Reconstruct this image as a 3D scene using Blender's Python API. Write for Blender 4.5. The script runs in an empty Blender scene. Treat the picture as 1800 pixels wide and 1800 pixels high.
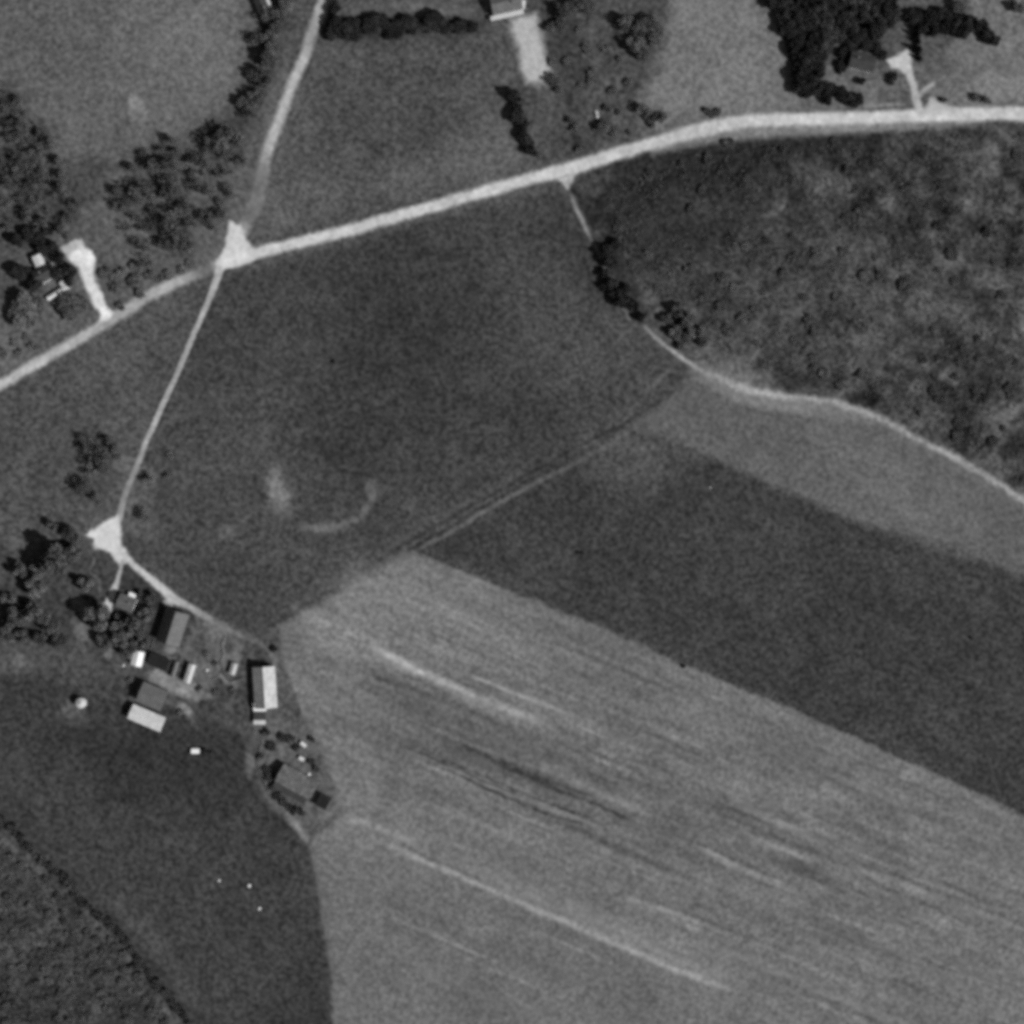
import bpy, math, random
import numpy as np
from mathutils import Vector, Matrix

# ------------------------------------------------------------------ camera, sky, sun, exposure
S = bpy.context.scene
COL = S.collection
CAM_H = 1200.0
cam_d = bpy.data.cameras.new('camera')
cam_d.sensor_width = 36.0
cam_d.lens = 18.0 * CAM_H / 300.0          # 600 m of ground across the frame
cam_d.clip_start = 10.0
cam_d.clip_end = 60000.0
cam = bpy.data.objects.new('camera', cam_d)
cam.location = (0, 0, CAM_H)               # straight down, north up
COL.objects.link(cam)
S.camera = cam

SUN_EL, SUN_AZ = math.radians(40), math.radians(116)   # azimuth clockwise from north
w = bpy.data.worlds.new("World")
S.world = w
w.use_nodes = True
nt = w.node_tree
nt.nodes.clear()
sky = nt.nodes.new('ShaderNodeTexSky')
sky.sky_type = 'NISHITA'
sky.sun_disc = False
sky.sun_elevation = SUN_EL
sky.sun_rotation = SUN_AZ
bw = nt.nodes.new('ShaderNodeRGBToBW')     # black-and-white film: the light carries no hue
bg = nt.nodes.new('ShaderNodeBackground')
bg.inputs['Strength'].default_value = 0.05
wo = nt.nodes.new('ShaderNodeOutputWorld')
nt.links.new(sky.outputs[0], bw.inputs[0])
nt.links.new(bw.outputs[0], bg.inputs['Color'])
nt.links.new(bg.outputs[0], wo.inputs[0])

sd = bpy.data.lights.new('sun', 'SUN')
sd.energy = 3.9
sd.angle = math.radians(0.5)
sun = bpy.data.objects.new('sun', sd)
sv = Vector((math.sin(SUN_AZ) * math.cos(SUN_EL), math.cos(SUN_AZ) * math.cos(SUN_EL), math.sin(SUN_EL)))
sun.rotation_euler = sv.to_track_quat('Z', 'Y').to_euler()
sun.location = sv * 800
COL.objects.link(sun)

S.view_settings.view_transform = 'Standard'
S.view_settings.look = 'None'
S.view_settings.exposure = 0.0
S.view_settings.gamma = 1.0
S.render.engine = 'CYCLES'
S.cycles.filter_width = 4.5                # soft old film
S.cycles.max_bounces = 4
S.cycles.use_denoising = False
S.cycles.use_adaptive_sampling = True

K_LIGHT = 0.87        # what flat ground of albedo 1 renders at
rng = np.random.default_rng(11)
random.seed(5)

# ------------------------------------------------------------------ helpers
def lin(v):
    c = np.clip(np.asarray(v, float) / 255.0, 0, 1)
    return np.where(c <= 0.04045, c / 12.92, ((c + 0.055) / 1.055) ** 2.4)

def alb(v):
    return lin(v) / K_LIGHT

def X(px): return (px - 900.0) / 3.0
def Y(py): return (900.0 - py) / 3.0

def tag(o, label=None, cat=None, group=None, kind=None):
    if label: o['label'] = label
    if cat: o['category'] = cat
    if group: o['group'] = group
    if kind: o['kind'] = kind
    return o

def link(o, parent=None):
    COL.objects.link(o)
    if parent: o.parent = parent
    return o

def empty(name, loc, rz=0.0):
    o = bpy.data.objects.new(name, None)
    o.empty_display_size = 1.0
    o.location = loc
    o.rotation_euler = (0, 0, rz)
    return link(o)

def np_mesh(name, V, F, attrs=None):
    """V (n,3) float, F (m,k) int, all faces with k corners"""
    me = bpy.data.meshes.new(name)
    V = np.ascontiguousarray(V, dtype=np.float32)
    F = np.ascontiguousarray(F, dtype=np.int32)
    me.vertices.add(len(V))
    me.vertices.foreach_set('co', V.ravel())
    m, k = F.shape
    me.loops.add(m * k)
    me.loops.foreach_set('vertex_index', F.ravel())
    me.polygons.add(m)
    me.polygons.foreach_set('loop_start', np.arange(0, m * k, k, dtype=np.int32))
    me.update(calc_edges=True)
    for an, av in (attrs or {}).items():
        a = me.attributes.new(an, 'FLOAT', 'POINT')
        a.data.foreach_set('value', np.ascontiguousarray(av, dtype=np.float32))
    return me

class MB:
    """collects boxes, prisms, tubes into one mesh"""
    def __init__(s): s.v = []; s.f = []
    def add(s, vs, fs):
        n = len(s.v); s.v += [tuple(v) for v in vs]; s.f += [tuple(i + n for i in f) for f in fs]
        return s
    def box(s, c, d, rz=0.0, ry=0.0):
        M = Matrix.Translation(c) @ Matrix.Rotation(rz, 4, 'Z') @ Matrix.Rotation(ry, 4, 'Y')
        x, y, z = d[0] / 2, d[1] / 2, d[2] / 2
        vs = [M @ Vector(p) for p in ((-x,-y,-z),(x,-y,-z),(x,y,-z),(-x,y,-z),(-x,-y,z),(x,-y,z),(x,y,z),(-x,y,z))]
        return s.add(vs, [(0,3,2,1),(4,5,6,7),(0,1,5,4),(1,2,6,5),(2,3,7,6),(3,0,4,7)])
    def tube(s, p, q, r0, r1=None, n=8):
        r1 = r0 if r1 is None else r1
        p, q = Vector(p), Vector(q)
        R = (q - p).to_track_quat('Z', 'Y').to_matrix()
        vs = []
        for c, r in ((p, r0), (q, r1)):
            for i in range(n):
                a = 2 * math.pi * i / n
                vs.append(c + R @ Vector((math.cos(a) * r, math.sin(a) * r, 0)))
        fs = [(i, (i + 1) % n, n + (i + 1) % n, n + i) for i in range(n)]
        fs += [tuple(range(n - 1, -1, -1)), tuple(range(n, 2 * n))]
        return s.add(vs, fs)
    def extrude_y(s, prof, y0, y1):
        """closed profile in xz, counter-clockwise seen from -y"""
        n = len(prof)
        vs = [(x, y0, z) for x, z in prof] + [(x, y1, z) for x, z in prof]
        fs = [tuple(range(n)), tuple(range(2 * n - 1, n - 1, -1))]
        fs += [((i + 1) % n, i, n + i, n + (i + 1) % n) for i in range(n)]
        return s.add(vs, fs)
    def build(s, name, mat, parent=None, loc=None, bevel=0.0):
        me = bpy.data.meshes.new(name)
        me.from_pydata(s.v, [], s.f)
        me.update()
        me.materials.append(mat)
        o = bpy.data.objects.new(name, me)
        link(o, parent)
        if loc is not None: o.location = loc
        if bevel:
            b = o.modifiers.new('bevel', 'BEVEL'); b.width = bevel; b.segments = 2
        return o

# ------------------------------------------------------------------ materials (all greys: monochrome film)
def new_mat(name):
    m = bpy.data.materials.new(name)
    m.use_nodes = True
    n = m.node_tree.nodes
    b = n['Principled BSDF']
    b.inputs['Specular IOR Level'].default_value = 0.15
    return m, m.node_tree, b

def nd(t, kind, **kw):
    n = t.nodes.new(kind)
    for k, v in kw.items():
        if k in n.inputs: n.inputs[k].default_value = v
        else: setattr(n, k, v)
    return n

def mul(t, a, b):
    n = t.nodes.new('ShaderNodeMath'); n.operation = 'MULTIPLY'
    for i, x in enumerate((a, b)):
        if isinstance(x, (int, float)): n.inputs[i].default_value = x
        else: t.links.new(x, n.inputs[i])
    return n.outputs[0]

def ramp(t, src, lo, hi, fmin=0.0, fmax=1.0):
    n = t.nodes.new('ShaderNodeMapRange')
    t.links.new(src, n.inputs['Value'])
    n.inputs['From Min'].default_value = fmin; n.inputs['From Max'].default_value = fmax
    n.inputs['To Min'].default_value = lo; n.inputs['To Max'].default_value = hi
    return n.outputs['Result']

def surf(name, g, rough=0.9, scale=0.6, amt=0.25, ribs=0.0, metal=0.0, fine=6.0):
    """grey surface with two sizes of wear; ribs = spacing of sheet ribs / shingle courses in m"""
    m, t, b = new_mat(name)
    tc = nd(t, 'ShaderNodeTexCoord')
    n1 = nd(t, 'ShaderNodeTexNoise', Scale=scale, Detail=4.0, Roughness=0.65)
    n2 = nd(t, 'ShaderNodeTexNoise', Scale=fine, Detail=2.0)
    t.links.new(tc.outputs['Object'], n1.inputs['Vector'])
    t.links.new(tc.outputs['Object'], n2.inputs['Vector'])
    v = mul(t, ramp(t, n1.outputs[0], 1 - amt, 1 + amt, 0.3, 0.7), ramp(t, n2.outputs[0], 1 - amt * .5, 1 + amt * .5, 0.3, 0.7))
    v = mul(t, v, g)
    if ribs:
        wv = nd(t, 'ShaderNodeTexWave', Scale=0.314 / ribs, Distortion=0.4)
        wv.bands_direction = 'X'
        t.links.new(tc.outputs['Object'], wv.inputs['Vector'])
        v = mul(t, v, ramp(t, wv.outputs['Fac'], 0.86, 1.08))
        bp = nd(t, 'ShaderNodeBump', Strength=0.4, Distance=0.05)
        t.links.new(wv.outputs['Fac'], bp.inputs['Height'])
        t.links.new(bp.outputs[0], b.inputs['Normal'])
    cb = nd(t, 'ShaderNodeCombineColor')
    for i in range(3): t.links.new(v, cb.inputs[i])
    t.links.new(cb.outputs[0], b.inputs['Base Color'])
    b.inputs['Roughness'].default_value = rough
    b.inputs['Metallic'].default_value = metal
    return m

def ground_material():
    m, t, b = new_mat('ground_soil_and_sward')
    at = nd(t, 'ShaderNodeAttribute'); at.attribute_name = 'tone'
    gr = nd(t, 'ShaderNodeAttribute'); gr.attribute_name = 'rough_sward'
    geo = nd(t, 'ShaderNodeNewGeometry')
    n1 = nd(t, 'ShaderNodeTexNoise', Scale=0.36, Detail=2.0, Roughness=0.5)      # tussocks ~2 m
    n2 = nd(t, 'ShaderNodeTexNoise', Scale=0.075, Detail=3.0, Roughness=0.55)    # patches ~12 m
    n3 = nd(t, 'ShaderNodeTexNoise', Scale=1.3, Detail=1.0)
    for n, ang in ((n1, .6), (n2, 1.1), (n3, .25)):
        mp = nd(t, 'ShaderNodeMapping')
        mp.inputs['Rotation'].default_value = (.4, .3, ang)
        mp.inputs['Location'].default_value = (13.7 * ang, 5.1, 41.3)
        t.links.new(geo.outputs['Position'], mp.inputs['Vector'])
        t.links.new(mp.outputs[0], n.inputs['Vector'])
    def swing(src, amt, lo=0.3, hi=0.7):
        # 1 + amt * rough_sward * (signed noise)
        s = ramp(t, src, -amt, amt, lo, hi)
        s = mul(t, s, gr.outputs['Fac'])
        a = t.nodes.new('ShaderNodeMath'); a.operation = 'ADD'; a.inputs[1].default_value = 1.0
        t.links.new(s, a.inputs[0])
        return a.outputs[0]
    v = mul(t, at.outputs['Fac'], swing(n1.outputs[0], 0.52))
    v = mul(t, v, swing(n2.outputs[0], 0.16))
    v = mul(t, v, swing(n3.outputs[0], 0.4))
    cb = nd(t, 'ShaderNodeCombineColor')
    for i in range(3): t.links.new(v, cb.inputs[i])
    t.links.new(cb.outputs[0], b.inputs['Base Color'])
    b.inputs['Roughness'].default_value = 1.0
    b.inputs['Specular IOR Level'].default_value = 0.0
    return m

def leaf_material(name, g):
    m, t, b = new_mat(name)
    at = nd(t, 'ShaderNodeAttribute'); at.attribute_name = 'clump'
    oi = nd(t, 'ShaderNodeObjectInfo')
    v = mul(t, at.outputs['Fac'], ramp(t, oi.outputs['Random'], 0.75, 1.25))
    v = mul(t, v, g)
    cb = nd(t, 'ShaderNodeCombineColor')
    for i in range(3): t.links.new(v, cb.inputs[i])
    t.links.new(cb.outputs[0], b.inputs['Base Color'])
    b.inputs['Roughness'].default_value = 0.9
    b.inputs['Specular IOR Level'].default_value = 0.05
    return m

M = dict(
    ground=ground_material(),
    leaf=leaf_material('deciduous_leaves', 0.115),
    leaf_grey=leaf_material('grey_twigs', 0.13),
    leaf_mid=leaf_material('mid_grey_leaves', 0.062),  # foliage grey between the deciduous and conifer tones
    leaf_pale=leaf_material('pale_leaves', 0.17),
    leaf_dark=leaf_material('conifer_needles', 0.032),
    leaf_scrub=leaf_material('scrub_leaves', 0.10),
    bark=surf('bark', 0.09, 1.0, 2.0, 0.3),
    galv=surf('galvanised_sheet', 0.60, 0.6, 0.35, 0.22, ribs=0.9),
    galv_bright=surf('new_sheet_metal', 0.86, 0.6, 0.5, 0.06, ribs=0.8),
    galv_barn=surf('barn_sheet_metal', 0.48, 0.65, 0.3, 0.24, ribs=0.9),
    shingle_mid=surf('weathered_shingles', 0.135, 0.9, 0.4, 0.25, ribs=0.5),
    shingle_pale=surf('silvered_shingles', 0.19, 0.9, 0.4, 0.2, ribs=0.5),
    shingle_dark=surf('dark_shingles', 0.055, 0.9, 0.4, 0.3, ribs=0.5),
    tar=surf('tar_paper', 0.02, 0.9, 0.4, 0.4),
    thatch=surf('old_mossy_boards', 0.14, 1.0, 0.3, 0.55, ribs=0.9, fine=1.2),
    white=surf('white_paint', 0.8, 0.7, 0.8, 0.06),
    cream=surf('cream_paint', 0.55, 0.7, 0.8, 0.1),
    barnwood=surf('barn_boards', 0.16, 0.95, 0.6, 0.3, ribs=0.3),
    wood=surf('grey_wood', 0.24, 0.95, 1.0, 0.3),
    brick=surf('brick', 0.22, 0.95, 1.5, 0.25),
    glass=surf('window_glass', 0.04, 0.15, 0.5, 0.1),
    black=surf('black_paint', 0.012, 0.5, 1.0, 0.2),
    rubber=surf('rubber', 0.02, 0.9, 3.0, 0.2),
    steel=surf('steel', 0.35, 0.4, 2.0, 0.2),
    canvas=surf('white_canvas', 0.88, 0.8, 1.2, 0.04),
    stone=surf('pale_stone', 0.7, 0.9, 2.0, 0.15),
    carpaint=surf('pale_car_paint', 0.6, 0.3, 0.5, 0.03),
)

# ------------------------------------------------------------------ the land: tone, roughness, height and kind of every bit of ground
STEP = 2.0                                   # 2 map units = 0.667 m
G0, G1 = -110.0, 1910.0
ax = np.arange(G0, G1 + 0.1, STEP)
NX = len(ax)
GX, GY = np.meshgrid(ax, ax)                 # map x (east), map y (south)

def lattice(x, y, seed):
    r = np.random.default_rng(seed)
    tab = r.random((257, 257)).astype(np.float32)
    xi = np.floor(x).astype(int); yi = np.floor(y).astype(int)
    fx = x - xi; fy = y - yi
    fx = fx * fx * (3 - 2 * fx); fy = fy * fy * (3 - 2 * fy)
    a = tab[yi % 256, xi % 256]; b = tab[yi % 256, (xi + 1) % 256]
    c = tab[(yi + 1) % 256, xi % 256]; d = tab[(yi + 1) % 256, (xi + 1) % 256]
    return (a * (1 - fx) + b * fx) * (1 - fy) + (c * (1 - fx) + d * fx) * fy - 0.5

def fbm(x, y, scale, seed, octs=3):
    v = 0; amp = 1.0
    for o in range(octs):
        c, q = math.cos(.5 + o), math.sin(.5 + o)
        v = v + amp * lattice((x * c - y * q) / scale * 2 ** o + 37, (x * q + y * c) / scale * 2 ** o + 91, seed + o)
        amp *= 0.5
    return v

WX = GX + 4 * fbm(GX, GY, 30, 100) + 3 * fbm(GX, GY, 9, 110, 2)
WY = GY + 4 * fbm(GX, GY, 30, 120) + 3 * fbm(GX, GY, 9, 130, 2)
T = np.full((NX, NX), 78.0)                  # tone as printed
R = np.full((NX, NX), 1.0)                   # how tufted
H = np.zeros((NX, NX))
ID = np.zeros((NX, NX), int)
KINDS = ['ground']

def kind_id(name):
    KINDS.append(name)
    return len(KINDS) - 1

def win(xs, ys, pad):
    i0 = max(0, int((min(ys) - pad - G0) / STEP)); i1 = min(NX, int((max(ys) + pad - G0) / STEP) + 2)
    j0 = max(0, int((min(xs) - pad - G0) / STEP)); j1 = min(NX, int((max(xs) + pad - G0) / STEP) + 2)
    return slice(i0, i1), slice(j0, j1)

def seg_d2(x, y, p, q):
    dx, dy = q[0] - p[0], q[1] - p[1]
    l2 = dx * dx + dy * dy + 1e-9
    t = np.clip(((x - p[0]) * dx + (y - p[1]) * dy) / l2, 0, 1)
    return (x - p[0] - t * dx) ** 2 + (y - p[1] - t * dy) ** 2, t

def poly_sd(poly, x, y):
    d = np.full(x.shape, 1e12); ins = np.zeros(x.shape, bool)
    n = len(poly)
    for i in range(n):
        p, q = poly[i], poly[(i + 1) % n]
        d = np.minimum(d, seg_d2(x, y, p, q)[0])
        if p[1] != q[1]:
            c = (p[1] > y) != (q[1] > y)
            ins ^= c & (x < (q[0] - p[0]) * (y - p[1]) / (q[1] - p[1]) + p[0])
    d = np.sqrt(d)
    return np.where(ins, -d, d)

def apply(sl, a, tone, rough=None, idn=None, lift=0.0):
    T[sl] += a * (tone - T[sl])
    if rough is not None: R[sl] += a * (rough - R[sl])
    if lift: H[sl] += a * lift
    if idn is not None:
        ID[sl] = np.where(a > 0.5, idn, ID[sl])

def fill(poly, tone, soft=8, alpha=1.0, rough=None, idn=None, lift=0.0, warp=True):
    sl = win([p[0] for p in poly], [p[1] for p in poly], soft + 12)
    x, y = (WX[sl], WY[sl]) if warp else (GX[sl], GY[sl])
    s = poly_sd(poly, x, y)
    apply(sl, np.clip(0.5 - s / soft, 0, 1) * alpha, tone, rough, idn, lift)

def smooth_line(pts, n=6):
    """Catmull-Rom through (x, y, w, tone)"""
    P = [np.array(p, float) for p in pts]
    P = [2 * P[0] - P[1]] + P + [2 * P[-1] - P[-2]]
    out = []
    for i in range(1, len(P) - 2):
        for k in range(n):
            t = k / n
            a, b, c, d = P[i - 1], P[i], P[i + 1], P[i + 2]
            out.append(0.5 * (2 * b + (c - a) * t + (2 * a - 5 * b + 4 * c - d) * t * t + (3 * b - a - 3 * c + d) * t ** 3))
    out.append(P[-2])
    return out

def stroke(pts, soft=4, alpha=1.0, rough=0.35, idn=None, lift=0.0, fade=False, wob=0.4, seed=1):
    """pts: (x, y, width, tone)"""
    L = smooth_line(pts)
    xs = [p[0] for p in L]; ys = [p[1] for p in L]
    sl = win(xs, ys, max(p[2] for p in L) + soft + 10)
    x = GX[sl] + wob * (WX[sl] - GX[sl]); y = GY[sl] + wob * (WY[sl] - GY[sl])
    D = np.full(x.shape, 1e9); TT = np.zeros(x.shape)
    AL = np.zeros(x.shape)
    n = len(L) - 1
    for i in range(n):
        p, q = L[i], L[i + 1]
        d2, t = seg_d2(x, y, p, q)
        d = np.sqrt(d2) - (p[2] + t * (q[2] - p[2])) / 2
        m = d < D
        D = np.where(m, d, D); TT = np.where(m, p[3] + t * (q[3] - p[3]), TT)
        AL = np.where(m, (i + t) / n, AL)
    a = np.clip(0.5 - D / soft, 0, 1) * alpha
    if fade: a = a * np.clip(np.minimum(AL, 1 - AL) * 5, 0, 1) * np.clip(0.95 + 1.3 * fbm(GX[sl], GY[sl], 13, seed, 3), 0, 1)
    apply(sl, a, TT, rough, idn, lift)

def blob(x, y, rx, ry, rot, tone, alpha=0.8, soft=0.5, rough=None, idn=None):
    r = max(rx, ry) * 1.6
    sl = win([x], [y], r)
    dx, dy = WX[sl] - x, WY[sl] - y
    c, s = math.cos(math.radians(rot)), math.sin(math.radians(rot))
    u = (dx * c + dy * s) / rx; v = (-dx * s + dy * c) / ry
    d = np.sqrt(u * u + v * v)
    d = d + 0.45 * fbm(GX[sl], GY[sl], max(6, min(rx, ry) * .9), int(x * 3 + y) % 900, 3)
    apply(sl, np.clip((1 + soft * .5 - d) / soft, 0, 1) * alpha, tone, rough, idn)

# --- fields
k_nw = kind_id('hay_meadow')
fill([(-110,-110),(440,-110),(432,40),(420,130),(380,215),(250,285),(100,270),(0,150),(-110,60)], 92, 24, idn=k_nw)
blob(330, 110, 130, 150, 10, 103, 0.8, 1.2)
blob(80, 60, 110, 70, 0, 84, 0.5, 1.2)
k_n = kind_id('north_field')
fill([(585,75),(860,70),(905,170),(940,290),(700,370),(450,440),(470,300)], 76, 16, idn=k_n)
fill([(450,440),(470,330),(600,300),(760,270),(900,200),(940,300),(700,372)], 92, 50, 0.8)
blob(520, 230, 25, 120, 20, 90, 0.5, 1.0)
blob(650, 190, 110, 70, 0, 66, 0.6, 1.2)
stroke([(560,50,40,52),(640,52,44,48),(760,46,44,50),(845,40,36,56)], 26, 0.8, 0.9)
fill([(905,-110),(1200,-110),(1230,120),(1210,240),(950,300),(910,170)], 72, 14)
blob(990, 90, 40, 70, -10, 60, 0.7, 1.0)
for bx, by, rx_, ry_, ro, tn in [(1020,130,12,30,-15,58),(1060,150,10,34,-15,84),(1075,110,14,26,-15,60),(1040,60,18,14,0,86),(1012,240,8,20,-20,56),(1040,200,14,18,0,88),(1090,190,16,22,0,84),(1020,20,12,8,0,90),(1085,60,10,24,-10,56),(1000,170,10,16,0,58),(1110,150,14,16,0,58),(1060,260,20,8,-15,92)]:
    blob(bx, by, rx_, ry_, ro, tn, 0.7, 1.0)
fill([(1180,-110),(1350,-110),(1390,90),(1405,150),(1440,190),(1230,225),(1130,250),(1120,180),(1170,90)], 108, 34)
k_ne = kind_id('northeast_meadow')
fill([(1610,120),(1700,60),(1720,-110),(1910,-110),(1910,195),(1690,195),(1630,170)], 104, 18, idn=k_ne)
blob(1770, 155, 60, 20, 0, 122, 0.7, 1.0)
blob(1640, 110, 50, 50, 0, 80, 0.7, 1.0)
blob(1500, 160, 90, 40, 0, 98, 0.8, 0.9)
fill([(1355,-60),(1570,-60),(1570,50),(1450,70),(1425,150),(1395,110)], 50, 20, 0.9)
fill([(-110,480),(60,520),(200,430),(400,420),(380,470),(190,562),(-110,730)], 88, 30)
fill([(200,270),(440,215),(450,330),(420,420),(330,480),(190,520),(160,420)], 86, 30)
stroke([(505,-40,44,56),(482,50,46,56),(460,130,40,58),(432,205,44,56),(395,245,50,56)], 34, 0.75, 0.9)  # ground darkened along the belt where the tree shade falls
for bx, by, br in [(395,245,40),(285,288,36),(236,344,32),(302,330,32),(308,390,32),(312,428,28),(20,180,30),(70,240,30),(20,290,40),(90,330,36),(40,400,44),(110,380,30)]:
    blob(bx, by, br, br * .8, 20, 54, 0.6, 1.1)  # shade under the groves put into the ground tone
k_w = kind_id('west_field')
fill([(-110,740),(0,682),(190,570),(383,478),(340,600),(262,770),(212,900),(60,900),(-110,900)], 77, 8, idn=k_w, warp=False)
blob(60, 740, 120, 60, -20, 72, 0.6, 1.2)
k_c = kind_id('central_field')
fill([(388,478),(560,425),(980,312),(1010,360),(1060,465),(1115,565),(1220,645),(1190,680),(1000,795),(720,950),(560,1045),(450,1120),(330,1060),(225,970),(215,905),(262,775),(330,620)], 68, 8, idn=k_c, warp=False)
blob(720, 590, 270, 190, -10, 53, 0.9, 1.3)
blob(640, 730, 190, 90, -30, 55, 0.7, 1.2)
blob(1010, 560, 90, 170, -35, 76, 0.8, 1.2)
blob(480, 660, 110, 160, 20, 70, 0.6, 1.2)
stroke([(400,480,14,84),(560,432,16,84),(760,378,18,82),(980,318,18,78)], 16, 0.9, 0.9)
blob(420, 800, 120, 100, 0, 75, 0.8, 1.0)
stroke([(450,1110,24,72),(600,1020,26,78),(760,925,26,80),(900,845,22,76),(1000,790,16,74)], 16, 0.7, 0.9)
# bare traces left in the central field
blob(490, 868, 19, 40, -12, 122, 0.9, 0.8)
stroke([(505,918,12,98),(560,931,14,108),(620,918,14,104),(650,880,15,98),(652,850,20,102)], 10, 0.8, 0.8, fade=True, wob=1.0, seed=31)
stroke([(395,940,16,100),(420,922,12,98),(445,900,10,92)], 10, 0.8, 0.8, fade=True, wob=1.0, seed=33)
blob(440, 930, 60, 34, -10, 78, 0.5, 1.2)
blob(330, 900, 40, 50, 0, 74, 0.5, 1.2)
blob(398, 938, 15, 12, 0, 94, 0.7, 0.9)
blob(722, 884, 11, 12, 0, 84, 0.7, 0.9)
blob(655, 855, 13, 16, 0, 98, 0.7, 0.7)
stroke([(1135,690,8,90),(1155,672,9,100),(1172,652,8,90)], 7, 0.8, 0.8)
k_d = kind_id('dark_crop_field')
fill([(715,968),(900,858),(1000,803),(1110,745),(1210,690),(1330,780),(1560,920),(1740,985),(1910,1060),(1910,1490),(1800,1437),(1420,1262),(1200,1172),(1050,1105)], 61, 6, idn=k_d, lift=0.25)
blob(1110, 800, 110, 60, -28, 79, 0.9, 1.2)
blob(1010, 900, 70, 90, 20, 57, 0.5, 1.2)
blob(1450, 1130, 330, 90, 24, 60, 0.6, 1.3)
blob(1700, 1210, 150, 90, 24, 58, 0.6, 1.3)
stroke([(735,966,7,50),(900,1045,7,52),(1200,1168,8,50),(1500,1295,9,54),(1800,1428,9,54)], 8, 0.6, 0.9)
stroke([(700,985,7,84),(780,942,8,98),(850,900,8,102),(930,855,8,98),(1000,820,8,92),(1090,768,7,90),(1180,708,6,88)], 6, 0.85, 0.8)
stroke([(480,1098,6,54),(600,1026,6,54),(730,946,6,50),(800,906,6,48),(900,850,6,50),(1000,793,6,52),(1080,752,7,48)], 6, 0.75, 0.9)
stroke([(1076,758,7,46),(1130,724,8,42),(1180,694,8,46),(1205,678,6,54)], 6, 0.85, 0.9)
k_p = kind_id('pale_strip_field')
fill([(1110,748),(1210,672),(1240,655),(1370,692),(1500,722),(1600,765),(1760,855),(1910,955),(1910,1065),(1740,985),(1560,930),(1440,885),(1310,825),(1180,768)], 90, 26, rough=0.8, idn=k_p)
stroke([(1180,770,12,92),(1310,822,14,100),(1440,880,14,102),(1560,926,14,104)], 12, 0.7, 0.9)
stroke([(1240,665,18,120),(1300,692,24,122),(1400,712,26,118),(1500,728,14,112)], 16, 0.85, 0.9)
blob(1600, 870, 150, 60, 26, 106, 0.6, 1.2)
stroke([(1330,760,10,90),(1480,800,12,88),(1650,880,14,90)], 14, 0.6, 1.0)
stroke([(1250,700,5,84),(1320,718,6,82),(1420,738,6,84)], 8, 0.6, 1.0)
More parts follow.
